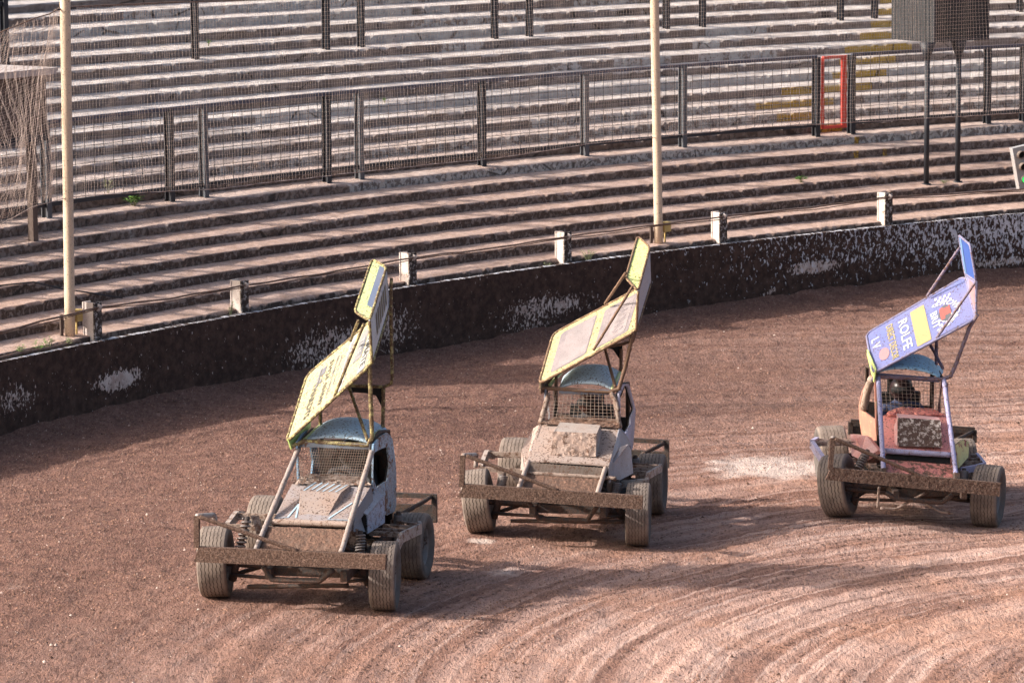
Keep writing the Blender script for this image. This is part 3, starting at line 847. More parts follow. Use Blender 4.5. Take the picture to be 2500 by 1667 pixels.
def build_car(key, T, O, rot, st):
    L = st['look']
    root = empty('stock_car', O, rot)
    tag(root, st['label'], 'stock car', 'stock cars racing round the bend')
    roll_m = st['roll']
    # ---- wheels
    for w in st['wheels']: add_wheel(root, *w)
    # ---- front bumper
    b = T['bumper']
    bm = MB(); bm.slab([b[0], b[1], b[2], b[3]], (-0.055, 0, 0), 120, 10, 0.008, 45.0, 3)
    fb = bm.build('front_bumper', M['mud'], root)
    s = MB()
    pa, pb = V(T['post'][0]), V(T['post'][1])
    s.bar(pa, pb, 0.05, 0.045, (1, 0, 0)); s.build('bumper_post', M['mud'], fb)
    MB().tube(T['ret'], 0.024, 8, 0.1, 0.03).build('bumper_hoop', M['rail'], fb)
    d = T['diag']
    MB().tube([d[0], d[-1]], 0.020, 8, 0.10, 0.03).build('brace', M['mud'], fb)
    low = MB(); h = T['hoop']
    low.tube([h[0], (V(h[0]) * .4 + V(h[1]) * .6), h[1], h[2], (V(h[2]) * .6 + V(h[3]) * .4), h[3]], 0.026, 8, 0.1, 0.04)
    low.build('under_hoop', M['dark_steel'], root)
    # bumper irons back to the chassis
    zc = (b[0][2] + b[3][2]) / 2
    for yy in (T['stayR'][1][1], T['stayL'][1][1]):
        MB().bar((0.55, yy, zc - .02 - roll_m * yy), (-0.3, yy, 0.46 - roll_m * yy), 0.05, 0.06).build('bumper_iron', M['dark_steel'], root)
    # ---- stays in front of the screen
    for k in ('stayR', 'stayL'):
        MB().tube(T[k], 0.025, 10, 0.12, 0.03).build('stay', L['stay'], root)
    for k in ('pillR', 'pillL'):
        if k in T: MB().tube(T[k], 0.027, 10, 0.2, 0.03).build('screen_pillar', M['mud_tube'], root)
    if 'pipe' in T: MB().tube(T['pipe'], 0.02, 8, 0.35, 0.02).build('muddy_pipe', M['mud_tube'], root)
    if 'cross' in T: MB().tube(T['cross'], 0.03, 10, 0.1, 0.04).build('cross_tube', L['cross'], root)
    # ---- radiator board
    r = T['rad']
    rm = MB(); rm.slab(r, (-0.03, 0, -0.03), 60, 16, 0.016, 34.0, 8)
    rd = rm.build('radiator_board', L['rad'], root)
    if 'grille' in T:
        q = T['grille']
        gm = MB(); a_, b_, c_, d_ = [V(p) for p in q]
        n = 44; rows = 7
        P = lambda s_, t_: (a_ * (1 - s_) + b_ * s_) * (1 - t_) + (d_ * (1 - s_) + c_ * s_) * t_
        for j in range(rows):
            for sgn in (0, 1):
                gm.tube([P(i / n, (j + (0.5 if (i + sgn) % 2 else 0.02)) / rows if not sgn else (j + (1.0 - (0.5 if (i + 1) % 2 else 0.02))) / rows) for i in range(n + 1)], 0.0032, 4, cap=False)
        gm.build('grille_mesh', M['grille'], root)
        bk = MB(); bk.prism([V(p) + V((-0.05, 0, 0)) for p in q], (-.05, 0, 0)); bk.build('dark_radiator_gap', M['black'], root)
        MB().tube(T['gbar'], 0.02, 8, 0.2, 0.03).build('grille_bar', M['mud_tube'], root)
    if 'slot' in T:
        bk = MB(); bk.prism([V(p) + V((-0.06, 0, 0)) for p in T['slot']], (-.05, 0, 0)); bk.build('dark_radiator_gap', M['black'], root)  # black sheet stands in for the shade seen through the slot
    # ---- bonnet
    f0, f1 = T['hoodF']; r0, r1 = T['hoodR']
    hd = MB(); hd.slab([f0, f1, r1, r0], (0, 0, -0.015), 30, 20, 0.006, 8.0, 4, 0.01)
    bonnet = hd.build('bonnet', L['bonnet'], root)
    for (p0, p1, sg) in ((f0, r0, -1), (f1, r1, 1)):
        p0, p1 = V(p0), V(p1)
        sk = MB(); sk.prism([p0, p1, p1 + V((0, sg * .02, -st['drop'])), p0 + V((0, sg * .01, -st['drop'] * .6))], (0, -sg * .012, 0))
        sk.build('bonnet_side', L['bonnet_side'], bonnet)
    if 'scoop' in T:
        q = [V(p) for p in T['scoop']]; fl = V(T['flank'][2])
        # front ramp, top strip, two flanks standing on the bonnet
        sc = MB()
        base = lambda p: p + V((0, 0, -0.09))
        drop = 0.10
        sc.add([q[0], q[1], q[2], q[3]], [(0, 1, 2, 3)])
        sc.add([q[3], q[2], q[4], q[5]], [(0, 1, 2, 3)])
        sc.add([q[1], V(T['hoodR'][1]) * .35 + V(T['hoodR'][0]) * .0 + q[4] * .65 - V((0, 0, .10)), q[4], q[2]], [(0, 1, 2, 3)])
        sc.add([q[1], q[2], q[2] - V((0, -.03, drop))], [(0, 1, 2)])
        sc.add([q[0], q[3], q[3] - V((0, .03, drop))], [(0, 1, 2)])
        sc.add([q[0], q[3], q[5], q[5] - V((0, .05, .12))], [(0, 1, 2, 3)])
        scoop = sc.build('bonnet_scoop', L['scoop'], bonnet)
        for k in range(6):
            tr = MB()
            s_ = (k + .3) / 6.3
            p0 = q[3] * (1 - s_) + q[2] * s_; p1 = q[5] * (1 - s_ - .07) + q[4] * (s_ + .07)
            w_ = (q[2] - q[3]) * .035; up_ = V((0, 0, .004))
            tr.add([p0 + up_, p0 + w_ + up_, p1 + w_ + up_, p1 + up_], [(0, 1, 2, 3)])
            tr.build('painted_trim', L['trim'], bonnet)
        e = V((0, 0, .006)); G = lambda s_, t_: (V(f0) * (1 - s_) + V(f1) * s_) * (1 - t_) + (V(r0) * (1 - s_) + V(r1) * s_) * t_ + e + V((0, 0, .01 * (1 - (2 * s_ - 1) ** 2)))
        for (s0_, t0_, s1_, t1_) in ((.02, .03, .18, .05), (.18, .05, .23, .42), (.23, .42, .29, .04), (.7, .03, .98, .05), (.72, .06, .9, .5)):
            a_, b_ = G(s0_, t0_), G(s1_, t1_); w_ = unit(np.cross(b_ - a_, V((0, 0, 1)))) * .008
            MB().add([a_ - w_, a_ + w_, b_ + w_, b_ - w_], [(0, 1, 2, 3)]).build('painted_line', L['trim'], bonnet)
    if 'box' in T:
        q = [V(p) for p in T['box']]
        bx = MB(); bx.slab([q[0], q[1], q[2], q[3]], (-0.02, 0, 0), 40, 22, 0.028 if st['boxmud'] else 0.01, 26.0, 5)
        air = bx.build('air_box', L['box_front'], root)
        sh = MB(); back = V((-.2, 0, -.02))
        sh.slab([q[4], q[5], q[1] + V((0, 0, -.004)), q[0] + V((0, 0, -.004))], (0, 0, -.012), 20, 6, 0.006, 8, 2)
        sh.prism([q[1], q[2], q[2] + V((-.3, .05, .02)), q[5] + V((0, .01, -.06)), q[5]], (0, -.01, 0))
        sh.prism([q[0], q[3], q[3] + V((-.3, -.03, .02)), q[4] + V((0, 0, -.06)), q[4]], (0, .01, 0))
        sh.build('air_box_shell', L['box'], air)
    # ---- muddy cowl under the screen
    cw = [V(p) for p in T['cowl']]
    cm = MB()
    n = 40; loop = []
    for i in range(n + 1):
        s_ = i / n * (len(cw) - 1); k = min(int(s_), len(cw) - 2); loop.append(cw[k] * (1 - (s_ - k)) + cw[k + 1] * (s_ - k))
    rows = 9; vs = []; fs = []
    for j in range(rows):
        t_ = j / (rows - 1)
        for i in range(n + 1):
            s_ = i / n; low_ = V(r0) * (1 - s_) + V(r1) * s_ + V((.05, 0, .012))
            vs.append(low_ * (1 - t_) + loop[i] * t_)
    vs = np.array(vs); lm = fbm(vs[:, 0] * 30, vs[:, 1] * 30, vs[:, 2] * 30, 3, 14)
    vs[:, 0] += (lm - .4) * .05; vs[:, 2] += (lm - .5) * .03
    for j in range(rows - 1):
        for i in range(n): fs.append((j * (n + 1) + i, j * (n + 1) + i + 1, (j + 1) * (n + 1) + i + 1, (j + 1) * (n + 1) + i))
    cm.add(vs, fs); cm.build('cowl', L['cowl'], root)
    # ---- screen of wire mesh
    wire_mesh(T['screen'], st['wires'][0], st['wires'][1], st['wires'][2], 0.0008).build('windscreen_mesh', M['grille'], root)
    # ---- cab
    a_, b_ = V(T['roofF'][0]), V(T['roofF'][1]); c_, d_ = V(T['roofR'][1]), V(T['roofR'][0]); cr = T['crown'][0]
    base_z = (c_[2] + d_[2]) / 2
    rise = max(0.04, cr[2] - base_z) + 0.035
    ov = MB(); nu, nv = 22, 14; vs = []; fs = []
    for j in range(nv + 1):
        t_ = j / nv
        for i in range(nu + 1):
            s_ = i / nu
            p = (a_ * (1 - s_) + b_ * s_) * (1 - t_) + (d_ * (1 - s_) + c_ * s_) * t_
            k = (1 - abs(2 * s_ - 1) ** 2.6) * (0.35 + 0.65 * math.sin(math.pi * min(1, t_ * 0.75 + 0.02)))
            vs.append(p + V((0, 0, rise * k)))
    for j in range(nv):
        for i in range(nu): fs.append((j * (nu + 1) + i, j * (nu + 1) + i + 1, (j + 1) * (nu + 1) + i + 1, (j + 1) * (nu + 1) + i))
    vs2 = [p - V((0, 0, .02)) for p in vs]; N_ = len(vs)
    fs += [tuple(N_ + q for q in f[::-1]) for f in fs]
    fs += [(i, N_ + i, N_ + i + 1, i + 1) for i in range(nu)]
    ov.add(vs + vs2, fs, True)
    roof = ov.build('roof', L['roof'], root)
    vis = MB(); vis.slab([a_ + V((.04, 0, -.005)), b_ + V((.04, 0, -.005)), b_ + V((.02, 0, -.06)), a_ + V((.02, 0, -.06))], (-.015, 0, 0), 12, 2); vis.build('roof_lip', L['lip'], roof)
    ys = [p[1] for p in T['sideO']]; y_side = float(np.mean(ys)); sgn = 1 if y_side > 0.1 else -1
    y_mid = st['mid']
    pn = MB(); ring_panel(pn, T['sideO'], T['sideI'], (0, -sgn * .018, 0)); side = pn.build('cab_side', L['side'], root)
    inn = MB(); ring_panel(inn, [V(p) + V((0, -sgn * .02, 0)) for p in T['sideO']], [V(p) + V((0, -sgn * .02, 0)) for p in T['sideI']], (0, -sgn * .015, 0)); inn.build('cab_side_lining', M['black'], side)
    mir = lambda p: V((p[0], 2 * y_mid - p[1], p[2] - roll_m * (2 * y_mid - 2 * p[1])))
    pn = MB(); ring_panel(pn, [mir(p) for p in T['sideO']], [mir(p) for p in T['sideI']], (0, sgn * .018, 0)); pn.build('cab_side', L['side2'], root)
    half = abs(y_side - y_mid)
    zf = lambda y, z: z - roll_m * (y - y_mid)
    # bulkhead, floor and cage inside the cab
    bh = MB(); bh.prism([(-1.52, y_mid - half + .03, zf(y_mid - half, .4)), (-1.52, y_mid + half - .03, zf(y_mid + half, .4)), (-1.52, y_mid + half - .03, zf(y_mid + half, st['bulk'])), (-1.52, y_mid - half + .03, zf(y_mid - half, st['bulk']))], (-.02, 0, 0))
    bh.build('rear_bulkhead', M['dark_steel'], root)
    fl = MB(); fl.prism([(-1.5, y_mid - half, .36), (-1.5, y_mid + half, .36), (-.45, y_mid + half, .36), (-.45, y_mid - half, .36)], (0, 0, -.03)); fl.build('floor_pan', M['black'], root)
    dash = MB(); dash.prism([(-.68, y_mid - half + .04, 1.0), (-.68, y_mid + half - .04, zf(y_mid + half, 1.0)), (-.68, y_mid + half - .04, .5), (-.68, y_mid - half + .04, .5)], (-.03, 0, 0)); dash.build('dash_panel', M['black'], root)
    for yy in (y_mid - half + .05, y_mid + half - .05):
        MB().tube([(-.74, yy, zf(yy, 1.4)), (-1.1, yy, zf(yy, 1.46)), (-1.46, yy, zf(yy, 1.42)), (-1.5, yy, .4)], 0.024, 8).build('cage_tube', M['dark_steel'], root)
    seat = MB(); sx = -1.28
    seat.box((sx, y_mid, .52), (.42, .44, .1)); seat.box((sx - .2, y_mid, .85), (.09, .46, .62)); seat.box((sx - .19, y_mid, 1.22), (.07, .26, .18))
    for sg in (-1, 1): seat.box((sx - .1, y_mid + sg * .22, .78), (.24, .05, .34))
    seat.build('seat', M['black'], root)
    sw = MB(); sw.tube([(-.86 + .04 * math.sin(t), y_mid + .15 * math.cos(t), .98 + .14 * math.sin(t)) for t in np.linspace(0, 2 * math.pi, 25)], .013, 7, cap=False)
    sw.tube([(-.7, y_mid, .92), (-.86, y_mid, .98)], .018, 7); sw.tube([(-.87, y_mid - .15, .98), (-.85, y_mid + .15, .98)], .011, 6); sw.build('steering_wheel', M['black'], root)
    # ---- engine, chassis, axles
    en = MB(); en.box((-.25, y_mid, .45), (.7, .46, .34)); en.box((-.2, y_mid, .64), (.5, .3, .12))
    for sg in (-1, 1):
        for k in range(4): en.tube([(-.45 + .16 * k, y_mid + sg * .2, .6), (-.45 + .16 * k, y_mid + sg * .33, .52), (-.5 + .14 * k, y_mid + sg * .34, .4)], .022, 7)
    en.build('engine', M['dark_steel'], root)
    ch = MB()
    for yy in (y_mid - .36, y_mid + .36): ch.bar((.5, yy, .37), (-2.1, yy, .40), .06, .1)
    for xx in (.35, -.5, -1.1, -1.95): ch.bar((xx, y_mid - .36, .375), (xx, y_mid + .36, .375), .06, .08)
    ch.build('chassis', M['dark_steel'], root)
    wh = st['wheels']
    for i, j in ((0, 1), (2, 3)):
        A_, B_ = wh[i], wh[j]
        ax = MB(); ax.tube([(A_[0], A_[1], A_[2] + A_[3]), (B_[0], B_[1], B_[2] + B_[3])], .042 if i else .034, 10, .08, .1)
        if i: ax.sphere((A_[0], y_mid, .33), .13, 14, 8)
        else:
            for w_ in (A_, B_):
                sg = 1 if w_[1] > 0 else -1
                ax.tube([(w_[0] + .0, w_[1] - sg * .16, .2), (w_[0] + .02, w_[1] - sg * .2, .34), (w_[0], w_[1] - sg * .16, .46)], .035, 8, .15, .03)
                ax.tube([(w_[0] + .06, w_[1] - sg * .16, .26), (w_[0] + .12, y_mid + sg * .3, .25)], .018, 7)
                ax.tube([(w_[0], w_[1] - sg * .14, .24), (w_[0] - .5, y_mid + sg * .36, .34)], .022, 7)
        ax.build('rear_axle' if i else 'front_axle', M['dark_steel'], root)
    u0, u1 = T['under']
    MB().tube([u0, u1], .02, 8, .3, .05).build('steering_bar', M['dark_steel'], root)
    if 'bars' in T:
        for k in ('bars', 'bar2', 'bar3'): MB().tube(T[k], .014, 7, .15, .03).build('bent_bar', M['mud_tube'], root)
    # ---- springs
    for k in ('coilR', 'coilL', 'coilRL'):
        if k in T: coil(root, T[k][0], T[k][1], .042)
    if 'towerR' in T:
        tw = MB(); tw.prism(T['towerR'], (-.02, .01, 0)); tw.build('spring_tower', M['mud_tube'], root)
        tw = MB(); tl = V(T['coilL'][0]); tw.prism([tl + V((0, -.02, .04)), tl + V((0, -.1, .05)), tl + V((0, -.12, -.12)), tl + V((0, -.07, -.14))], (-.02, 0, 0)); tw.build('spring_tower', M['mud_tube'], root)
    # ---- side rails
    rl = [V(p) for p in T['rail']]
    yin = y_mid + .36
    rm = MB()
    hgt = st['railh']
    path = [V((rl[0][0] + .04, yin + .1, rl[0][2] - .02)), rl[0]] + rl[1:]
    for p, q in zip(path[:-1], path[1:]): rm.bar(p, q, .032, hgt)
    rail = rm.build('side_rail', L['rail'], root)
    for t_ in (.12, .45, .85):
        p = path[2] * (1 - t_) + path[min(3, len(path) - 1)] * t_
        tie = MB(); tie.bar((p[0], yin, p[2] + .02), (p[0] - .02, p[1], p[2] + .01), .03, .045); tie.build('rail_tie', M['mud_tube'], rail)
    tie = MB(); tie.bar((path[-1][0] - .15, yin, path[-1][2]), path[-1], .03, .05); tie.build('rail_tie', M['mud_tube'], rail)
    rr = [V(p) for p in T['railR']]; yin = y_mid - .36
    rm = MB()
    for p, q in zip(rr[:-1], rr[1:]): rm.bar(p, q, .045, .085)
    rail = rm.build('side_rail', L['rail'], root)
    for t_ in (0., .35, .7, 1.):
        p = rr[1] * (1 - t_) + rr[2] * t_
        tie = MB(); tie.bar((p[0], yin, p[2]), (p[0], p[1], p[2]), .03, .045); tie.build('rail_tie', M['mud_tube'], rail)
    tie = MB(); tie.bar((rr[0][0] - .02, yin, rr[0][2] - .03), rr[0], .03, .05); tie.build('rail_tie', M['mud_tube'], rail)
    # ---- rear bumper
    q = [V(p) for p in T['rbump']]
    xr = q[0][0]; yo = q[1][1]; yi = st['rear_in']; zt, zb = q[1][2], q[2][2]
    rb = MB()
    zz = lambda y, z: z - roll_m * (y - yo)
    rb.bar((xr, yi, zz(yi, zt)), (xr, yo, zt), .05, .045)
    rb.bar((xr - .01, yi, zz(yi, zb + .09)), (xr - .01, yo, zb + .09), .05, .16)
    for yy in (yo, yi, y_mid): rb.bar((xr, yy, zz(yy, zt + .02)), (xr, yy, zz(yy, zb)), .05, .05, (1, 0, 0))
    rbo = rb.build('rear_bumper', M['dark_steel'], root)
    dg = T['rdiag']; MB().tube(dg, .022, 8, .2, .03).build('brace', M['dark_steel'], rbo)
    MB().bar((xr + .02, y_mid - .36, .42), (xr + .5, y_mid - .36, .42), .06, .08).bar((xr + .02, y_mid + .36, .42), (xr + .5, y_mid + .36, .42), .06, .08).build('bumper_iron', M['dark_steel'], rbo)
    # ---- panels that only some cars have
    for (nm, keyp, off, mk) in st['panels']:
        pm = MB(); pm.prism(T[keyp], off); pm.build(nm, L[mk], root)
    # ---- wing
    wg = [V(p) for p in T['wing']]
    Rf, Lf, Ff, Gf, Rr, Lr, Fr, Gr = wg
    vw = st['view']; main = Patch(Rf, Lf, Lr, Rr, vw)
    wm = MB(); main.panel(wm, 0.014, rad=0.09); wing = wm.build('wing', L['wing'], root)
    plate = Patch(Lf, Ff, Fr, Lr, vw); pmb = MB(); plate.panel(pmb, 0.01, rad=0.02); po = pmb.build('wing_side_plate', L['plate'], wing)
    flap = Patch(Ff, Gf, Gr, Fr, vw)
    fm = MB(); flap.panel(fm, 0.01, rad=0.07); fo = fm.build('wing_flap', L['flap'], wing)
    if 'lip' in T:
        lm = MB(); lm.prism(T['lip'], (0, .012, 0)); lm.build('wing_end_plate', L['endplate'], wing)
    edge = [main.at(s, t) for s, t in main.outline(rad=.09)]; edge.append(edge[0])
    MB().tube(edge, .014, 7, .15, .03).build('wing_edge_tube', L['wtube'], wing)
    edge = [flap.at(s, t) for s, t in flap.outline(rad=.07)]; edge.append(edge[0])
    MB().tube(edge, .013, 7, .12, .03).build('wing_edge_tube', L['wtube'], wing)
    MB().tube([Lf, Ff], .014, 7, .15, .03).build('wing_edge_tube', L['wtube'], wing)
    for k, rad_ in (('wbase', .021), ('wstrut', .016), ('wbar', .016), ('wpostL', .018), ('wpostR', .016), ('wbrace', .014), ('wbrace2', .015)):
        if k in T: MB().tube(T[k], rad_, 8, .15, .03).build('wing_strut', L['wstrut'], wing)
    for k in ('wlime1', 'wlime2'):
        if k in T: MB().tube(T[k], .018, 8, .05, .05).build('wing_roof_bar', L['limebar'], wing)
    if 'gusset' in T:
        gm = MB(); gm.prism(T['gusset'], (-.012, 0, 0)); gm.build('wing_gusset', M['black'], wing)
    st['decals'](main, plate, flap, wing, L)
    return root

TABLES = {
'A': dict(O=(-2.0223, 36.1242, 0.0787), rot=-1.77151, T={
    'wFR': [(0.0, -0.807, 0.036)],
    'wFL': [(0.0, 0.825, -0.036)],
    'wRL': [(-1.62, 0.738, -0.061)],
    'wRRtop': [(-1.62, -0.739, 0.707)],
    'wFRtop': [(0.0, -0.782, 0.71)],
    'wFLtop': [(0.0, 0.856, 0.613)],
    'wRLtop': [(-1.62, 0.765, 0.583)],
    'bumper': [(0.6, -0.796, 0.626), (0.6, 0.988, 0.608), (0.6, 0.981, 0.47), (0.6, -0.839, 0.483)],
    'post': [(0.58, -0.81, 0.916), (0.58, -0.816, 0.616)],
    'ret': [(0.58, -0.81, 0.913), (0.3, -0.726, 0.873), (0.28, -0.719, 0.801)],
    'diag': [(0.6, -0.779, 0.913), (0.6, -0.321, 0.766), (0.58, 0.152, 0.613)],
    'stayR': [(-0.7, -0.163, 1.35), (0.52, -0.271, 0.594)],
    'stayL': [(-0.7, 0.562, 1.358), (0.52, 0.546, 0.597)],
    'cross': [(0.14, -0.208, 0.796), (0.14, 0.532, 0.79)],
    'rad': [(0.22, -0.249, 0.764), (0.22, 0.528, 0.758), (0.46, 0.522, 0.596), (0.46, -0.27, 0.605)],
    'hoodF': [(0.12, -0.202, 0.812), (0.12, 0.521, 0.806)],
    'hoodR': [(-0.6, -0.206, 1.024), (-0.6, 0.57, 1.029)],
    'scoop': [(0.08, 0.03, 0.818), (0.08, 0.289, 0.817), (-0.3, 0.347, 1.01), (-0.3, -0.038, 1.017), (-0.52, 0.381, 1.04), (-0.52, -0.002, 1.061)],
    'flank': [(0.08, 0.289, 0.817), (-0.52, 0.381, 1.04), (-0.3, 0.392, 0.926)],
    'cowl': [(-0.55, -0.193, 1.035), (-0.62, -0.128, 1.086), (-0.66, -0.032, 1.117), (-0.66, 0.451, 1.107), (-0.55, 0.582, 1.055)],
    'screen': [(-0.7, -0.139, 1.368), (-0.7, 0.55, 1.37), (-0.58, 0.511, 1.06), (-0.58, -0.207, 1.051)],
    'roofF': [(-0.72, -0.125, 1.424), (-0.72, 0.546, 1.418)],
    'roofR': [(-1.5, -0.151, 1.447), (-1.5, 0.526, 1.417)],
    'crown': [(-1.45, 0.181, 1.523)],
    'sideO': [(-0.66, 0.581, 1.411), (-0.9, 0.59, 1.448), (-1.15, 0.603, 1.448), (-1.4, 0.591, 1.353), (-1.5, 0.59, 1.174), (-1.55, 0.591, 1.022), (-1.58, 0.585, 0.775), (-1.58, 0.577, 0.606), (-1.15, 0.581, 0.638), (-0.8, 0.571, 0.821), (-0.66, 0.573, 1.0)],
    'sideI': [(-0.68, 0.579, 1.331), (-0.95, 0.591, 1.327), (-1.2, 0.592, 1.303), (-1.3, 0.59, 1.107), (-1.2, 0.588, 0.973), (-0.8, 0.572, 0.972), (-0.68, 0.569, 1.102)],
    'podT': [(-0.75, 0.527, 0.953), (-0.8, 0.653, 0.911), (-0.3, 0.601, 0.801), (-0.3, 0.542, 0.84)],
    'podB': [(-0.8, 0.65, 0.636), (-0.3, 0.601, 0.624)],
    'skirtL': [(-0.45, 0.529, 0.893), (-0.45, 0.493, 0.911), (0.05, 0.558, 0.779), (0.05, 0.553, 0.708), (-0.3, 0.581, 0.642)],
    'rail': [(-0.3, 0.891, 0.512), (-0.45, 0.892, 0.569), (-1.2, 0.907, 0.514), (-1.3, 0.873, 0.518)],
    'railh': [(-0.3, 0.897, 0.529), (-0.3, 0.896, 0.414)],
    'railR': [(-0.35, -0.772, 0.646), (-0.55, -0.743, 0.714), (-1.25, -0.878, 0.574)],
    'rbump': [(-2.05, 0.474, 0.655), (-2.05, 0.856, 0.674), (-2.05, 0.848, 0.412), (-1.9, 0.471, 0.55)],
    'rdiag': [(-1.7, 0.598, 0.548), (-2.03, 0.824, 0.667)],
    'coilR': [(-0.02, -0.496, 0.78), (0.05, -0.546, 0.522)],
    'coilL': [(-0.02, 0.601, 0.677), (0.03, 0.605, 0.498)],
    'coilRL': [(-1.45, 0.632, 0.596), (-1.45, 0.625, 0.499)],
    'towerR': [(-0.05, -0.469, 0.81), (-0.1, -0.418, 0.802), (-0.05, -0.36, 0.658), (-0.02, -0.399, 0.639)],
    'hoop': [(0.5, -0.204, 0.444), (0.48, -0.125, 0.318), (0.48, 0.329, 0.32), (0.5, 0.467, 0.433)],
    'under': [(0.1, -0.468, 0.161), (0.1, 0.508, 0.206)],
    'wing': [(-0.62, -0.263, 1.416), (-0.62, 0.587, 2.195), (-0.62, 0.567, 2.602), (-0.88, 0.359, 2.653), (-1.72, -0.332, 1.9), (-1.72, 0.506, 2.604), (-1.72, 0.478, 2.977), (-1.98, 0.272, 3.019)],
    'wbase': [(-0.66, -0.244, 1.368), (-0.7, -0.092, 1.424), (-0.7, 0.516, 1.396), (-0.7, 0.559, 1.477), (-0.64, 0.557, 2.17)],
    'wstrut': [(-0.72, 0.511, 1.441), (-1.2, 0.221, 1.863)],
    'wbar': [(-1.5, 0.136, 1.84), (-1.5, 0.49, 1.836), (-1.5, 0.562, 1.872), (-1.5, 0.574, 1.937), (-1.68, 0.526, 2.597), (-1.7, 0.529, 2.873)],
    'wpostL': [(-1.45, 0.486, 1.448), (-1.5, 0.486, 1.827)],
    'wpostR': [(-1.2, -0.073, 1.635), (-1.25, -0.084, 1.466)],
    'wlime1': [(-0.72, -0.108, 1.429), (-1.3, -0.086, 1.484)],
    'wlime2': [(-0.72, 0.533, 1.442), (-1.45, 0.471, 1.437)],
    'wbrace': [(-0.62, 0.515, 2.574), (-0.66, 0.204, 1.865)],
    'wbrace2': [(-0.66, 0.449, 2.594), (-1.3, 0.213, 2.311)],
    'lip': [(-0.62, -0.254, 1.448), (-1.3, -0.201, 1.536), (-1.3, -0.209, 1.433), (-0.62, -0.223, 1.354)],
    'slot': [(0.16, -0.199, 0.789), (0.16, 0.533, 0.783), (0.2, 0.523, 0.749), (0.2, -0.254, 0.757)],
    'gusset': [(-1.5, 0.136, 1.832), (-1.5, 0.486, 1.827), (-1.5, 0.483, 1.655), (-1.5, 0.457, 1.659), (-1.5, 0.408, 1.75), (-1.5, 0.31, 1.771), (-1.5, 0.157, 1.776)],
}),
'B': dict(O=(0.435, 39.5904, 0.005), rot=-1.71915, T={
    'wFR': [(0.0, -0.846, 0.054)],
    'wFL': [(0.0, 0.853, -0.055)],
    'wRL': [(-1.72, 0.812, -0.039)],
    'wRRtop': [(-1.72, -0.658, 0.75)],
    'wFRtop': [(0.0, -0.756, 0.709)],
    'wFLtop': [(0.0, 0.867, 0.604)],
    'wRLtop': [(-1.72, 0.777, 0.602)],
    'bumper': [(0.6, -0.855, 0.655), (0.6, 0.971, 0.571), (0.6, 0.965, 0.433), (0.6, -0.913, 0.522)],
    'post': [(0.58, -0.866, 0.949), (0.58, -0.88, 0.624)],
    'ret': [(0.58, -0.866, 0.949), (0.3, -0.773, 0.906), (0.28, -0.781, 0.777)],
    'diag': [(0.6, -0.825, 0.95), (0.6, -0.36, 0.792), (0.58, 0.112, 0.605)],
    'stayR': [(0.1, -0.262, 0.814), (0.52, -0.305, 0.608)],
    'stayL': [(0.1, 0.533, 0.767), (0.52, 0.5, 0.569)],
    'pillR': [(-0.7, -0.165, 1.398), (-0.6, -0.237, 1.086)],
    'pillL': [(-0.7, 0.531, 1.393), (-0.6, 0.592, 1.061)],
    'pipe': [(-0.68, 0.494, 1.418), (-0.64, 0.549, 1.335), (-0.6, 0.582, 1.241)],
    'hoodF': [(0.12, -0.281, 0.822), (0.12, 0.568, 0.789)],
    'hoodR': [(-0.6, -0.249, 1.089), (-0.6, 0.592, 1.059)],
    'fender': [(-0.58, -0.246, 1.089), (-0.6, -0.311, 1.045), (-0.5, -0.297, 0.949), (-0.35, -0.354, 0.934), (-0.2, -0.375, 0.886), (0.05, -0.355, 0.717), (0.1, -0.304, 0.707), (0.12, -0.265, 0.818)],
    'box': [(-0.12, -0.031, 1.093), (-0.12, 0.413, 1.079), (0.0, 0.418, 0.859), (0.0, -0.051, 0.865), (-0.5, -0.016, 1.128), (-0.5, 0.404, 1.105), (-0.05, 0.476, 0.96)],
    'cowl': [(-0.55, -0.234, 1.097), (-0.62, -0.189, 1.129), (-0.66, -0.06, 1.169), (-0.66, 0.568, 1.15), (-0.55, 0.598, 1.067)],
    'screen': [(-0.7, -0.154, 1.415), (-0.7, 0.52, 1.409), (-0.6, 0.553, 1.144), (-0.6, -0.203, 1.16)],
    'grille': [(0.14, -0.249, 0.811), (0.14, 0.524, 0.77), (0.2, 0.509, 0.68), (0.2, -0.265, 0.715)],
    'gbar': [(0.22, -0.279, 0.715), (0.22, 0.657, 0.678)],
    'rad': [(0.22, -0.273, 0.71), (0.22, 0.509, 0.677), (0.44, 0.481, 0.565), (0.44, -0.308, 0.599)],
    'plate': [(-0.3, 0.628, 0.91), (-0.35, 0.711, 0.934), (-0.35, 0.741, 0.875), (-0.25, 0.774, 0.65), (-0.1, 0.635, 0.593), (-0.05, 0.544, 0.65), (-0.05, 0.555, 0.739)],
    'skirtL': [(-0.58, 0.595, 1.062), (-0.7, 0.664, 0.955), (-0.75, 0.697, 0.857), (-0.3, 0.622, 0.909), (0.1, 0.571, 0.777)],
    'sideO': [(-0.68, 0.578, 1.408), (-0.9, 0.597, 1.476), (-1.1, 0.635, 1.445), (-1.4, 0.667, 1.131), (-1.45, 0.657, 1.037), (-1.5, 0.631, 0.729), (-1.5, 0.614, 0.66), (-0.75, 0.658, 0.947), (-0.62, 0.598, 1.058)],
    'sideI': [(-0.7, 0.589, 1.394), (-0.95, 0.602, 1.451), (-1.1, 0.618, 1.423), (-1.35, 0.661, 1.133), (-1.3, 0.633, 1.072), (-1.25, 0.627, 0.977), (-0.8, 0.632, 0.972), (-0.66, 0.595, 1.051)],
    'sideR': [(-0.75, -0.223, 1.316), (-1.1, -0.307, 1.18), (-1.2, -0.362, 1.026), (-1.2, -0.374, 0.985), (-0.7, -0.263, 1.086), (-0.7, -0.234, 1.2)],
    'roofF': [(-0.72, -0.054, 1.453), (-0.72, 0.501, 1.452)],
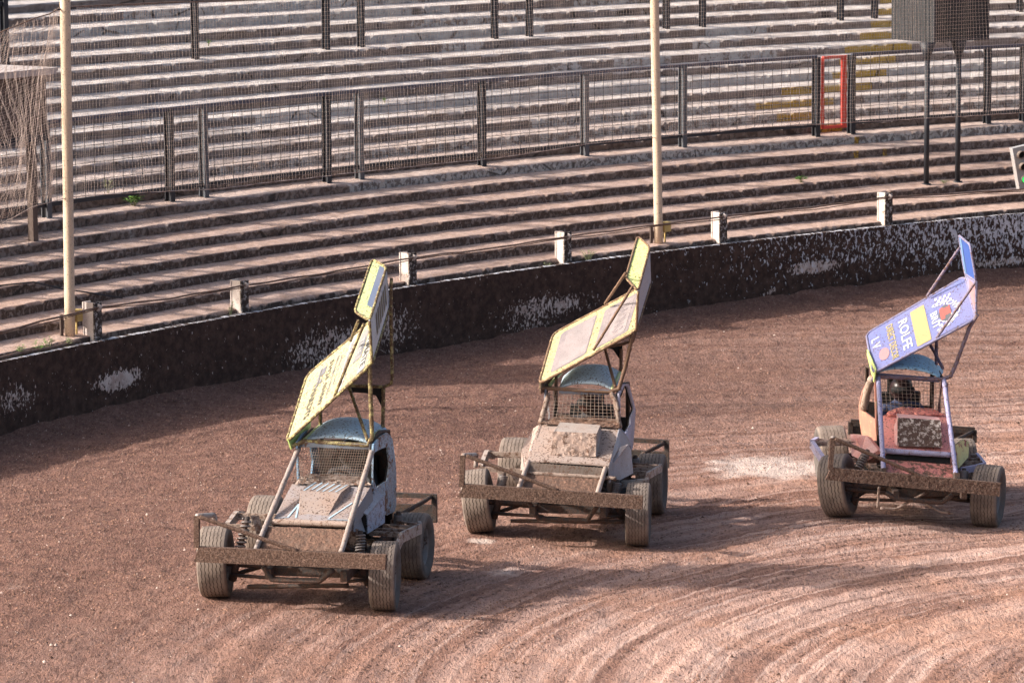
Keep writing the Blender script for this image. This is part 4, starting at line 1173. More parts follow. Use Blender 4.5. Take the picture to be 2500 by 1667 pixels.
    'roofR': [(-1.5, -0.118, 1.453), (-1.5, 0.538, 1.473)],
    'crown': [(-1.35, 0.169, 1.588)],
    'rail': [(-0.3, 0.91, 0.551), (-0.4, 0.904, 0.601), (-1.2, 0.955, 0.54), (-1.35, 0.927, 0.525)],
    'railh': [(-0.3, 0.91, 0.613), (-0.3, 0.912, 0.551)],
    'railR': [(-0.35, -0.827, 0.649), (-0.6, -0.803, 0.765), (-1.3, -0.85, 0.627)],
    'rbump': [(-2.2, 0.543, 0.645), (-2.2, 0.909, 0.651), (-2.2, 0.9, 0.37), (-2.0, 0.566, 0.55)],
    'rdiag': [(-1.9, 0.682, 0.564), (-2.18, 0.882, 0.642)],
    'coilR': [(-0.02, -0.542, 0.64), (0.02, -0.564, 0.529)],
    'coilL': [(-0.02, 0.639, 0.59), (0.02, 0.621, 0.469)],
    'coilRL': [(-1.5, 0.648, 0.591), (-1.5, 0.642, 0.511)],
    'towerR': [(-0.05, -0.479, 0.653), (-0.1, -0.442, 0.656), (-0.05, -0.38, 0.576), (-0.02, -0.409, 0.57)],
    'hoop': [(0.5, -0.212, 0.479), (0.4, -0.118, 0.285), (0.4, 0.377, 0.268), (0.5, 0.5, 0.449)],
    'under': [(0.1, -0.449, 0.194), (0.1, 0.724, 0.208)],
    'wing': [(-0.62, -0.254, 1.503), (-0.62, 0.765, 2.075), (-0.62, 0.786, 2.491), (-0.9, 0.625, 2.59), (-1.72, -0.252, 1.879), (-1.72, 0.797, 2.451), (-1.72, 0.786, 2.816), (-2.0, 0.623, 2.9)],
    'wbase': [(-0.66, -0.25, 1.467), (-0.7, -0.211, 1.451), (-0.7, 0.473, 1.422), (-0.7, 0.574, 1.457), (-0.7, 0.645, 1.696), (-0.64, 0.733, 2.058)],
    'wstrut': [(-0.72, 0.535, 1.47), (-1.2, 0.364, 1.811)],
    'wbar': [(-1.5, 0.273, 1.757), (-1.5, 0.519, 1.811), (-1.5, 0.631, 1.844), (-1.55, 0.656, 1.96), (-1.7, 0.787, 2.454)],
    'wpostL': [(-1.45, 0.504, 1.521), (-1.5, 0.502, 1.76)],
    'wpostR': [(-0.9, -0.113, 1.564), (-0.75, -0.085, 1.455)],
    'wlime1': [(-0.72, -0.153, 1.479), (-1.3, -0.1, 1.545)],
    'wlime2': [(-0.72, 0.501, 1.449), (-1.4, 0.499, 1.518)],
    'wbrace': [(-0.62, 0.73, 2.54), (-0.66, 0.315, 1.862)],
    'wbrace2': [(-0.8, 0.637, 2.656), (-1.6, 0.32, 2.225)],
    'lip': [(-0.62, -0.25, 1.513), (-1.0, -0.171, 1.527), (-0.9, -0.168, 1.431), (-0.62, -0.244, 1.396)],
    'gusset': [(-1.5, 0.345, 1.778), (-1.5, 0.515, 1.818), (-1.5, 0.514, 1.637), (-1.5, 0.478, 1.657), (-1.5, 0.416, 1.748)],
}),
'C': dict(O=(4.2223, 40.9957, -0.1087), rot=-1.50098, T={
    'wFR': [(0.0, -0.813, 0.078)],
    'wFL': [(0.0, 0.838, -0.066)],
    'wRRtop': [(-1.8, -0.57, 0.744)],
    'wRLtop': [(-1.8, 0.991, 0.556)],
    'wFRtop': [(0.0, -0.738, 0.739)],
    'wFLtop': [(0.0, 0.831, 0.588)],
    'wRR': [(-1.8, -0.579, 0.111)],
    'bumper': [(0.6, -0.939, 0.701), (0.6, 0.851, 0.5), (0.6, 0.842, 0.359), (0.6, -0.998, 0.573)],
    'post': [(0.58, -0.923, 1.013), (0.58, -0.949, 0.681)],
    'ret': [(0.58, -0.923, 1.013), (0.3, -0.908, 0.933), (0.28, -0.917, 0.785)],
    'diag': [(0.6, -0.904, 1.007), (0.6, -0.446, 0.808), (0.58, 0.072, 0.562)],
    'stayR': [(-0.7, -0.237, 1.442), (0.52, -0.374, 0.604)],
    'stayL': [(-0.7, 0.479, 1.406), (0.52, 0.401, 0.528)],
    'hoodF': [(0.12, -0.298, 0.796), (0.12, 0.415, 0.726)],
    'hoodR': [(-0.6, -0.199, 1.042), (-0.6, 0.487, 1.035)],
    'cross': [(0.14, -0.298, 0.788), (0.14, 0.411, 0.73)],
    'box': [(-0.1, -0.122, 1.101), (-0.1, 0.334, 1.065), (0.1, 0.323, 0.806), (0.1, -0.159, 0.831), (-0.45, -0.078, 1.089), (-0.45, 0.372, 1.042), (-0.0, 0.351, 0.96)],
    'cowl': [(-0.55, -0.202, 1.048), (-0.62, -0.128, 1.094), (-0.66, -0.003, 1.125), (-0.66, 0.355, 1.102), (-0.55, 0.478, 1.043)],
    'screen': [(-0.7, -0.214, 1.43), (-0.7, 0.474, 1.395), (-0.6, 0.476, 1.052), (-0.6, -0.2, 1.099)],
    'rad': [(0.22, -0.292, 0.709), (0.22, 0.42, 0.637), (0.44, 0.371, 0.533), (0.44, -0.332, 0.609)],
    'slot': [(0.16, -0.298, 0.761), (0.16, 0.408, 0.705), (0.2, 0.401, 0.636), (0.2, -0.293, 0.707)],
    'sideO': [(-0.7, -0.276, 1.431), (-1.0, -0.278, 1.426), (-1.35, -0.312, 1.189), (-1.5, -0.32, 1.003), (-1.5, -0.312, 0.864), (-1.5, -0.285, 0.677), (-0.7, -0.243, 0.69), (-0.66, -0.268, 0.954)],
    'sideI': [(-0.72, -0.276, 1.411), (-1.0, -0.267, 1.409), (-1.3, -0.309, 1.191), (-1.4, -0.324, 1.037), (-1.3, -0.308, 0.989), (-1.0, -0.299, 0.991), (-0.7, -0.268, 0.981)],
    'pad': [(-0.95, -0.266, 1.393), (-1.15, -0.287, 1.196), (-1.25, -0.302, 1.014)],
    'podR': [(-0.75, -0.526, 0.824), (-0.7, -0.358, 0.812), (-0.2, -0.314, 0.736), (-0.25, -0.485, 0.629), (-0.6, -0.537, 0.615)],
    'podL': [(-0.3, 0.542, 0.759), (-0.7, 0.702, 0.755), (-0.75, 0.771, 0.713), (-0.6, 0.733, 0.574), (-0.2, 0.56, 0.533)],
    'sideL': [(-0.72, 0.506, 1.397), (-1.0, 0.58, 1.33), (-1.3, 0.686, 1.063), (-1.3, 0.675, 0.948), (-1.3, 0.709, 0.785), (-1.0, 0.672, 0.65), (-0.66, 0.527, 1.03)],
    'roofF': [(-0.72, -0.245, 1.501), (-0.72, 0.431, 1.437)],
    'roofR': [(-1.5, -0.014, 1.452), (-1.5, 0.618, 1.388)],
    'crown': [(-1.35, 0.248, 1.562)],
    'railR': [(-0.35, -0.886, 0.619), (-0.7, -0.953, 0.732), (-1.4, -0.792, 0.645)],
    'rail': [(-0.3, 0.754, 0.506), (-0.4, 0.875, 0.514), (-1.2, 0.942, 0.478)],
    'rbump': [(-2.2, 0.877, 0.575), (-2.2, 1.101, 0.579), (-2.2, 1.097, 0.458), (-2.0, 0.84, 0.561)],
    'rdiag': [(-1.9, 0.857, 0.548), (-2.18, 1.074, 0.58)],
    'coilR': [(-0.05, -0.462, 0.742), (0.05, -0.572, 0.587)],
    'coilL': [(-0.02, 0.577, 0.524), (0.02, 0.565, 0.441)],
    'hoop': [(0.5, -0.339, 0.405), (0.48, -0.246, 0.339), (0.48, 0.253, 0.286), (0.5, 0.359, 0.369)],
    'bars': [(0.5, -0.419, 0.468), (0.45, -0.424, 0.236)],
    'bar2': [(0.4, -0.388, 0.221), (0.4, -0.221, 0.212), (0.42, -0.07, 0.296), (0.45, 0.074, 0.382)],
    'bar3': [(0.42, 0.086, 0.265), (0.4, 0.246, 0.174), (0.4, 0.38, 0.149)],
    'under': [(0.05, -0.711, 0.37), (0.05, 0.634, 0.22)],
    'wing': [(-0.62, -0.302, 1.502), (-0.62, 0.805, 2.073), (-0.62, 0.804, 2.481), (-0.62, 0.733, 2.875), (-1.72, -0.205, 1.772), (-1.72, 0.887, 2.398), (-1.72, 0.888, 2.423), (-1.72, 0.817, 2.849)],
    'wbase': [(-0.66, -0.304, 1.417), (-0.7, -0.273, 1.457), (-0.7, 0.458, 1.412), (-0.7, 0.552, 1.443), (-0.7, 0.617, 1.603), (-0.66, 0.747, 1.984), (-0.62, 0.823, 2.12)],
    'wstrut': [(-0.9, 0.503, 1.499), (-1.2, 0.412, 1.724)],
    'wpostL': [(-1.2, 0.484, 1.493), (-1.3, 0.502, 1.746)],
    'wbrace': [(-0.62, 0.801, 2.477), (-0.66, 0.384, 1.861)],
    'wbrace2': [(-1.5, 0.785, 2.739), (-1.66, 0.457, 2.188)],
    'lip': [(-1.2, -0.281, 1.678), (-1.1, -0.297, 1.636), (-0.62, -0.301, 1.404), (-0.62, -0.28, 1.545)],
}),
}

# ---- the three liveries
def decal(parent, name, mat, fn):
    mb = MB(); fn(mb); return mb.build(name, mat, parent)

YEL = (0.44, 0.395, 0.235)
LA = dict(
    stay=muddy('grey_stay', (0.29, 0.255, 0.24), cover=.3, dusty=.5, speck=.3, scale=22),
    cross=muddy('muddy_cross_tube', (0.40, 0.31, 0.26), cover=.4, dusty=.6, speck=.35, scale=20),
    rad=muddy('muddy_board', (0.13, 0.075, 0.052), cover=.6, dusty=.2, speck=.25, scale=12, bump=.9),
    bonnet=muddy('grey_bonnet', (0.281, 0.268, 0.287), cover=.22, dusty=.62, speck=.38, scale=7, speck_scale=34),
    bonnet_side=muddy('blue_bonnet_side', (0.17, 0.21, 0.26), cover=.25, dusty=.4, speck=.2, scale=9),
    scoop=muddy('dusty_scoop', (0.31, 0.27, 0.257), cover=.2, dusty=.75, speck=.40, scale=8, speck_scale=30),
    trim=muddy('pale_blue_trim', (0.42, 0.60, 0.74), cover=.25, dusty=.2, speck=.15),
    cowl=muddy('muddy_cowl', (0.30, 0.24, 0.21), cover=.5, dusty=.4, speck=.3, scale=18, bump=1.0),
    roof=muddy('blue_roof', (0.40, 0.57, 0.70), cover=.12, dusty=.3, speck=.38, scale=7, speck_scale=32),
    lip=muddy('roof_lip_blue', (0.25, 0.33, 0.42), cover=.35, dusty=.3, speck=.25),
    side=muddy('blue_cab_side', (0.26, 0.47, 0.66), cover=.42, dusty=.6, speck=.4, scale=5, speck_scale=32),
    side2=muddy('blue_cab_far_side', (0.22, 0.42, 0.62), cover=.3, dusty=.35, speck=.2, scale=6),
    rail=M['rail'], pod=muddy('grey_pod', (0.42, 0.43, 0.48), cover=.25, dusty=.4, speck=.25, scale=10),
    podside=muddy('blue_pod_side', (0.32, 0.42, 0.58), cover=.38, dusty=.45, speck=.25, scale=26),
    wing=muddy('pale_yellow_wing', YEL, cover=.10, dusty=.10, speck=.40, scale=5, speck_scale=30, bump=.3),
    plate=muddy('white_side_plate', (0.42, 0.476, 0.532), cover=.1, dusty=.15, speck=.15, speck_scale=32),
    flap=muddy('lime_flap', (0.40, 0.46, 0.22), cover=.05, dusty=.08, speck=.40, speck_scale=32, bump=.3),
    endplate=muddy('lime_end_plate', (0.45, 0.58, 0.18), cover=.15, dusty=.1, speck=.2),
    wtube=muddy('yellow_wing_tube', (0.44, 0.40, 0.16), cover=.58, dusty=.15, speck=.3, scale=26, mud=(0.13, 0.085, 0.05)),
    wstrut=muddy('yellow_wing_strut', (0.42, 0.38, 0.16), cover=.58, dusty=.2, speck=.3, scale=26, mud=(0.13, 0.085, 0.05)),
    limebar=muddy('lime_roof_bar', (0.45, 0.55, 0.25), cover=.25, dusty=.2, speck=.2),
    ink=muddy('dark_lettering', (0.035, 0.035, 0.035), dust=(.45, .40, .25), cover=.05, dusty=.35, speck=.0),
    grey=muddy('grey_decal', (0.14, 0.14, 0.168), dust=(.5, .46, .35), cover=.05, dusty=.3, speck=.2),
    white=muddy('white_decal', (0.34, 0.35, 0.36), cover=.05, dusty=.15, speck=.2),
    stripe=muddy('slate_blue_stripe', (0.09, 0.12, 0.19), cover=.08, dusty=.12, speck=.1))
def decals_a(main, plate, flap, wing, L):
    decal(wing, 'lettering', L['ink'], lambda mb: main.text(mb, 'THARDYS', .20, .40, .66, .085))
    decal(wing, 'lettering', L['ink'], lambda mb: main.text(mb, '01924 404597', .345, .50, .86, .060))
    decal(wing, 'lettering', L['grey'], lambda mb: main.text(mb, 'hire.sales.service', .425, .52, .74, .040))
    decal(wing, 'lettering', L['grey'], lambda mb: main.text(mb, 'plant & tools', .475, .55, .55, .036))
    def roof_icon(mb):
        for (s0, s1, t0, t1) in ((.20, .225, .56, .86), (.225, .27, .60, .66), (.235, .285, .72, .84)): main.panel(mb, .001, .004, s0=s0, s1=s1, t0=t0, t1=t1, rad=.002)
    decal(wing, 'emblem', L['grey'], roof_icon)
    decal(wing, 'white_band', L['white'], lambda mb: main.panel(mb, .001, .003, s0=.555, s1=.625, t0=.03, t1=.97, rad=.004))
    decal(wing, 'lettering', L['grey'], lambda mb: main.text(mb, 'WAKEFIELD', .59, .5, .9, .05, .006))
    decal(wing, 'grey_box', L['grey'], lambda mb: main.panel(mb, .001, .003, s0=.69, s1=.79, t0=.38, t1=.88, rad=.004))
    decal(wing, 'lettering', L['white'], lambda mb: main.text(mb, 'THE', .74, .62, .36, .06, .006))
    decal(wing, 'white_band', L['white'], lambda mb: main.panel(mb, .001, .003, s0=.81, s1=.895, t0=.06, t1=.97, rad=.004))
    decal(wing, 'lettering', L['ink'], lambda mb: main.text(mb, 'ULTIMATE', .852, .5, .86, .075, .006))
    decal(wing, 'slate_stripe', L['stripe'], lambda mb: flap.panel(mb, .001, .003, s0=.05, s1=.42, t0=.22, t1=.96, rad=.01))
    decal(wing, 'pale_stripe', L['white'], lambda mb: flap.panel(mb, .001, .003, s0=.0, s1=.05, t0=.04, t1=.96, rad=.004))
    def bars(k): return lambda mb: plate.panel(mb, .001, .004, s0=.25, s1=.75, t0=.30 + .1 * k, t1=.36 + .1 * k, rad=.002)
    for k in range(6): decal(wing, 'dark_letter_stroke', L['ink'], bars(k))

LB = dict(LA)
LB.update(
    stay=muddy('dusty_stay', (0.35, 0.294, 0.266), cover=.2, dusty=.6, speck=.2, scale=22),
    bonnet=muddy('dust_white_bonnet', (0.34, 0.29, 0.265), dust=(0.34, 0.25, 0.21), cover=.34, dusty=.75, speck=.4, scale=7, speck_scale=30),
    bonnet_side=muddy('white_bonnet_side', (0.364, 0.364, 0.392), cover=.2, dusty=.5, speck=.15, scale=9),
    box=muddy('white_air_box', (0.38, 0.35, 0.33), dust=(0.34, 0.25, 0.21), cover=.2, dusty=.6, speck=.25, scale=8),
    box_front=muddy('mud_plastered_box', (0.413, 0.323, 0.277), dust=(0.32, 0.23, 0.19), cover=.42, dusty=.9, speck=.3, scale=16, bump=1.0),
    rad=muddy('muddy_board_brown', (0.12, 0.07, 0.05), cover=.6, dusty=.2, speck=.25, scale=12, bump=.9),
    cowl=muddy('muddy_cowl_brown', (0.22, 0.14, 0.105), cover=.6, dusty=.4, speck=.3, scale=18, bump=1.0),
    roof=muddy('pale_blue_grey_roof', (0.42, 0.54, 0.62), cover=.08, dusty=.25, speck=.38, scale=6, speck_scale=32),
    lip=muddy('slate_roof_lip', (0.16, 0.20, 0.27), cover=.45, dusty=.2, speck=.3),
    side=muddy('lilac_cab_side', (0.44, 0.46, 0.60), cover=.3, dusty=.4, speck=.25, scale=6),
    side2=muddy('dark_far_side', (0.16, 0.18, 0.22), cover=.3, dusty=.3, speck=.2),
    pod=muddy('streaked_plate', (0.416, 0.4, 0.432), cover=.22, dusty=.55, speck=.18, scale=6, stretch=(1, 5, 1)),
    wing=muddy('yellow_wing', (0.426, 0.386, 0.19), cover=.12, dusty=.12, speck=.44, scale=5, speck_scale=30, bump=.3),
    plate=muddy('grey_side_plate', (0.32, 0.344, 0.4), cover=.15, dusty=.2, speck=.2, speck_scale=32),
    flap=muddy('bright_lime_flap', (0.759, 0.805, 0.299), cover=.04, dusty=.06, speck=.40, speck_scale=30, bump=.3),
    endplate=muddy('muddy_end_plate', (0.25, 0.22, 0.12), cover=.6, dusty=.2, speck=.2),
    wtube=muddy('mud_caked_wing_tube', (0.40, 0.32, 0.16), cover=.66, dusty=.2, speck=.2, scale=26, mud=(0.16, 0.095, 0.06)),
    wstrut=muddy('mud_caked_wing_strut', (0.25, 0.17, 0.12), cover=.72, dusty=.2, speck=.2, scale=26, mud=(0.15, 0.09, 0.06)),
    grey=muddy('faded_print', (0.179, 0.153, 0.163), dust=(.33, .28, .27), cover=.2, dusty=.5, speck=.22, scale=16),
    white=muddy('washed_out_print', (0.20, 0.175, 0.175), dust=(.32, .27, .27), cover=.12, dusty=.6, speck=.26, scale=14),
    blue=muddy('blue_edge', (0.05, 0.10, 0.26), cover=.1, dusty=.1, speck=.1))
def decals_b(main, plate, flap, wing, L):
    decal(wing, 'faded_panel', L['grey'], lambda mb: main.panel(mb, .001, .003, s0=.10, s1=.47, t0=.10, t1=.90, rad=.05))
    decal(wing, 'faded_print', L['white'], lambda mb: main.panel(mb, .001, .005, s0=.17, s1=.46, t0=.12, t1=.88, rad=.03))
    decal(wing, 'faded_panel', L['grey'], lambda mb: main.panel(mb, .001, .003, s0=.55, s1=.90, t0=.10, t1=.90, rad=.04))
    decal(wing, 'faded_print', L['white'], lambda mb: main.panel(mb, .001, .005, s0=.68, s1=.86, t0=.14, t1=.86, rad=.03))
    decal(wing, 'lettering', L['grey'], lambda mb: main.text(mb, 'RACING', .77, .5, .62, .12, .007))
    decal(wing, 'lettering', L['white'], lambda mb: main.text(mb, 'motors', .61, .5, .6, .07, .005))
    decal(wing, 'blue_edge', L['blue'], lambda mb: flap.panel(mb, .001, .003, s0=.0, s1=.07, t0=.02, t1=.97, rad=.004))

PUR = (0.34, 0.34, 0.62)
LC = dict(LA)
LC.update(
    stay=muddy('lavender_stay', (0.315, 0.315, 0.51), cover=.2, dusty=.3, speck=.3, scale=22, speck_scale=30),
    cross=muddy('lavender_lip', (0.36, 0.36, 0.56), cover=.35, dusty=.4, speck=.3, scale=18),
    rad=muddy('pink_lower_board', (0.58, 0.20, 0.17), cover=.5, dusty=.3, speck=.44, scale=16, bump=.9),
    bonnet=muddy('coral_bonnet', (0.80, 0.29, 0.24), dust=(0.56, 0.38, 0.36), cover=.12, dusty=.35, speck=.34, scale=6, speck_scale=30),
    bonnet_side=muddy('coral_bonnet_side', (0.66, 0.26, 0.21), cover=.12, dusty=.3, speck=.2, scale=8),
    box=muddy('coral_air_box', (0.74, 0.36, 0.32), dust=(0.48, 0.40, 0.40), cover=.1, dusty=.5, speck=.15, scale=8),
    box_front=muddy('mud_splashed_grating', (0.52, 0.46, 0.43), mud=(0.085, 0.05, 0.04), cover=.60, dusty=.3, speck=.2, scale=22, bump=1.0),
    cowl=muddy('coral_cowl', (0.66, 0.22, 0.18), cover=.28, dusty=.3, speck=.3, scale=14, bump=.7),
    roof=muddy('sky_blue_roof', (0.34, 0.58, 0.74), cover=.05, dusty=.12, speck=.34, scale=6, speck_scale=30),
    lip=muddy('navy_roof_lip', (0.06, 0.09, 0.17), cover=.15, dusty=.1, speck=.15),
    side=muddy('orange_flame_side', (0.50, 0.21, 0.15), mud=(.34, .26, .17), cover=.4, dusty=.2, speck=.2, scale=9),
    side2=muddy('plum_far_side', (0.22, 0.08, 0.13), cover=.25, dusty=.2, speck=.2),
    rail=muddy('lavender_rail', (0.48, 0.46, 0.66), cover=.3, dusty=.3, speck=.25, scale=12),
    pod=muddy('coral_side_pod', (0.42, 0.16, 0.13), dust=(0.60, 0.50, 0.50), cover=.15, dusty=.45, speck=.2, scale=7),
    podside=muddy('yellow_flame_pod', (0.70, 0.62, 0.26), mud=(0.28, 0.08, 0.08), cover=.40, dusty=.15, speck=.15, scale=6),
    pad=muddy('muddy_foam_pad', (0.42, 0.33, 0.26), cover=.4, dusty=.4, speck=.25, scale=12),
    wing=muddy('periwinkle_wing', (0.135, 0.16, 0.36), cover=.06, dusty=.2, speck=.32, scale=5, speck_scale=30, bump=.25),
    plate=muddy('lavender_side_plate', (0.24, 0.24, 0.408), cover=.08, dusty=.15, speck=.15),
    flap=muddy('cobalt_flap', (0.03, 0.09, 0.34), cover=.02, dusty=.08, speck=.08, bump=.2),
    endplate=muddy('lime_corner', (0.50, 0.60, 0.20), cover=.12, dusty=.15, speck=.2),
    wtube=muddy('slate_wing_tube', (0.20, 0.20, 0.33), cover=.38, dusty=.2, speck=.25, scale=26),
    wstrut=muddy('brown_wing_strut', (0.17, 0.14, 0.20), cover=.45, dusty=.2, speck=.25, scale=26),
    white=muddy('white_lettering', (0.484, 0.484, 0.484), cover=.03, dusty=.08, speck=.15),
    yel=muddy('yellow_lettering', (0.38, 0.31, 0.14), cover=.05, dusty=.12, speck=.22),
    red=muddy('red_emblem', (0.462, 0.091, 0.077), cover=.06, dusty=.12, speck=.2),
    dark=muddy('dark_emblem', (0.08, 0.09, 0.10), cover=.06, dusty=.15, speck=.1),
    pink=muddy('pink_decal', (0.372, 0.204, 0.216), cover=.05, dusty=.2, speck=.2),
    sky=muddy('pale_blue_edge', (0.14, 0.26, 0.46), cover=.04, dusty=.1, speck=.1))
def decals_c(main, plate, flap, wing, L):
    decal(wing, 'lettering', L['white'], lambda mb: main.text(mb, 'L', .075, .72, .1, .10, .005))
    decal(wing, 'lettering', L['white'], lambda mb: main.text(mb, 'V', .075, .58, .14, .10, .005))
    def oval(mb): mb.add([main.at(.13 + .05 * math.cos(a), .30 + .14 * math.sin(a), .004) for a in np.linspace(0, 6.28, 24)[:-1]], [tuple(range(23))])
    decal(wing, 'pink_oval', L['pink'], oval)
    decal(wing, 'lettering', L['yel'], lambda mb: main.text(mb, 'DIRECT DECOR', .225, .47, .95, .085, .005))
    decal(wing, 'lettering', L['white'], lambda mb: main.text(mb, 'ROLFE', .355, .48, .80, .115, .005))
    decal(wing, 'yellow_panel', L['yel'], lambda mb: main.panel(mb, .001, .004, s0=.435, s1=.575, t0=.06, t1=.90, rad=.015))
    decal(wing, 'lettering', L['white'], lambda mb: main.text(mb, 'BRIT', .645, .42, .42, .085, .005))
    def flags(mb):
        for i in range(7):
            for j in range(3):
                if (i + j) % 2 == 0:
                    for (s0, t0, ds, dt) in ((.68, .72, .022, -.010), (.68, .22, .026, .006)):
                        a, b = s0 + i * ds, t0 + i * dt + j * .055
                        main.panel(mb, .001, .004, s0=a, s1=a + .022, t0=b, t1=b + .05, rad=.002)
    decal(wing, 'chequered_flags', L['white'], flags)
    def oval2(mb): mb.add([main.at(.745 + .062 * math.cos(a), .46 + .17 * math.sin(a), .0055) for a in np.linspace(0, 6.28, 24)[:-1]], [tuple(range(23))])
    decal(wing, 'emblem_ground', L['dark'], oval2)
    def carlet(mb):
        for (s0, s1, t0, t1) in ((.70, .74, .34, .60), (.735, .79, .40, .56), (.79, .80, .38, .58)): main.panel(mb, .001, .007, s0=s0, s1=s1, t0=t0, t1=t1, rad=.02)
    decal(wing, 'red_car_emblem', L['red'], carlet)
    decal(wing, 'lettering', L['white'], lambda mb: main.text(mb, 'CROWTHERS', .865, .45, .95, .085, .005, arc=.34))
    decal(wing, 'lettering', L['white'], lambda mb: plate.text(mb, 'NOX', .5, .86, .2, .12, .005))
    decal(wing, 'pink_print', L['pink'], lambda mb: plate.panel(mb, .001, .004, s0=.12, s1=.86, t0=.08, t1=.58, rad=.02))
    decal(wing, 'pale_edge', L['sky'], lambda mb: flap.panel(mb, .001, .004, s0=.02, s1=.98, t0=.80, t1=.98, rad=.01))

STYLES = {
 'A': dict(look=LA, label='muddy grey and blue stock car under a pale yellow wing with black lettering', roll=.01, mid=.20, rear_in=-.42, drop=.16, bulk=1.30, view=(.96, .2, .2), railh=.10, boxmud=True, wires=(30, 13, .0021),
   wheels=[(0, -.80, .036, .335, .27, 7, 1, -1), (0, .835, -.036, .325, .24, 7, -1, 1), (-1.62, -.74, .05, .33, .28, 0, 0, -1), (-1.62, .745, -.061, .322, .28, 0, 0, 1)],
   panels=[('side_pod_top', 'podT', (0, 0, -.012), 'pod'), ('bonnet_skirt', 'skirtL', (0, -.01, 0), 'bonnet_side')], decals=decals_a),
 'B': dict(look=LB, label='dust whitened stock car with square air box and lime edged yellow wing', roll=.045, mid=.19, rear_in=-.40, drop=.30, bulk=1.04, view=(.97, .14, .2), railh=.075, boxmud=True, wires=(17, 8, .0026),
   wheels=[(0, -.80, .054, .327, .27, 3, 7, -1), (0, .855, -.055, .328, .24, 4, -1, 1), (-1.72, -.665, .06, .345, .30, 0, 0, -1), (-1.72, .80, -.039, .32, .28, 0, 0, 1)],
   panels=[('side_plate', 'plate', (-.01, 0, 0), 'pod'), ('bonnet_skirt', 'skirtL', (0, -.01, 0), 'bonnet_side'), ('front_wing_panel', 'fender', (0, .02, 0), 'bonnet')], decals=decals_b),
 'C': dict(look=LC, label='coral pink stock car with lavender stays and blue lettered wing', roll=.085, mid=.125, rear_in=-.30, drop=.40, bulk=1.02, view=(.97, -.17, .2), railh=.07, boxmud=False, wires=(15, 9, .0022),
   wheels=[(0, -.775, .078, .33, .28, -24, 8, -1), (0, .835, -.066, .327, .28, -21, -2, 1), (-1.8, -.575, .09, .327, .30, 0, 2, -1), (-1.8, .88, -.07, .32, .28, 0, 0, 1)],
   panels=[('side_pod', 'podR', (0, .05, -.02), 'pod'), ('side_pod', 'podL', (0, -.05, -.02), 'podside')], decals=decals_c)}
ROOTS = {}
for k in 'ABC':
    ROOTS[k] = build_car(k, TABLES[k]['T'], TABLES[k]['O'], TABLES[k]['rot'], STYLES[k])
# closed side box of car A
Ta = TABLES['A']['T']
pb = MB(); t = [V(p) for p in Ta['podT']]; q = [V(p) for p in Ta['podB']]
pb.prism([t[1], t[2], q[1], q[0]], (0, -.012, 0)); pb.build('side_pod_panel', LA['podside'], ROOTS['A'])
pb = MB(); pb.prism([t[2], t[3], t[3] + V((0, 0, -.2)), q[1]], (-.01, 0, 0)); pb.build('side_pod_front', M['black'], ROOTS['A'])
# foam pad in the side opening of car C
MB().tube(TABLES['C']['T']['pad'], .042, 12, .12, .03).build('foam_pad', LC['pad'], ROOTS['C'])

suit_dark = plain('black_race_suit', (0.03, 0.03, 0.034), .8)
suit_blue = plain('navy_race_suit', (0.035, 0.045, 0.09), .8)
hel_black = plain('black_helmet', (0.03, 0.03, 0.03), .3)
hel_orange = plain('dark_helmet_with_orange', (0.05, 0.02, 0.015), .35)
hel_red = plain('red_and_white_helmet', (0.03, 0.015, 0.015), .35)
glove_white = plain('cream_gloves', (0.62, 0.58, 0.46), .8)
glove_black = plain('black_gloves', (0.04, 0.04, 0.04), .8)
for k, he, su, gl, lb in (('A', hel_black, suit_dark, glove_black, 'driver in black suit inside the cab under the black lettered yellow wing'),
                          ('B', hel_orange, suit_dark, glove_black, 'driver in black suit inside the cab of the dust whitened car'),
                          ('C', hel_red, suit_blue, glove_white, 'driver with cream gloves and red helmet in the coral pink car')):
    seat_driver(k, TABLES[k]['O'], TABLES[k]['rot'], -1.15, STYLES[k]['mid'], 0, he, su, gl, lb)

# ================================================================== furniture of the stadium
def tangent(deg):
    a = math.radians(deg); return V((math.sin(a), -math.cos(a), 0)), V((math.cos(a), math.sin(a), 0))    # along the bend (to the right), outwards

MS = {}
MS['cream'] = muddy('cream_pole_paint', (0.66, 0.52, 0.38), dust=(0.50, 0.36, 0.27), cover=.10, dusty=.25, speck=.22, scale=5, speck_scale=45, rough=.7)
MS['post_dark'] = muddy('dark_fence_steel', (0.014, 0.018, 0.026), mud=(0.06, 0.042, 0.036), cover=.15, dusty=.04, speck=.1, scale=8)
MS['post_grey'] = muddy('weathered_fence_steel', (0.075, 0.085, 0.10), mud=(0.08, 0.055, 0.045), cover=.2, dusty=.08, speck=.1, scale=8)
MS['rail_blue'] = muddy('fence_rail_paint', (0.055, 0.065, 0.10), cover=.08, dusty=.06, speck=.0, scale=10, rough=.55)
MS['wire'] = plain('fence_wire', (0.045, 0.043, 0.045), .7)
MS['red'] = muddy('red_gate_paint', (0.62, 0.055, 0.035), cover=.08, dusty=.12, speck=.12, scale=8)
MS['net'] = plain('faded_net_cord', (0.44, 0.35, 0.31), .9)
MS['beam'] = muddy('flaking_white_beam', (0.62, 0.54, 0.49), mud=(0.20, 0.11, 0.075), cover=.28, dusty=.2, speck=.2, scale=11)
MS['beam_dirty'] = muddy('mud_flecked_flange', (0.50, 0.46, 0.44), mud=(0.05, 0.035, 0.028), cover=.62, dusty=.1, speck=.2, scale=20)
MS['rope'] = muddy('muddy_wire_rope', (0.16, 0.11, 0.085), cover=.5, dusty=.3, speck=.2, scale=25)
MS['speaker'] = plain('black_cabinet', (0.020, 0.021, 0.024), .7)
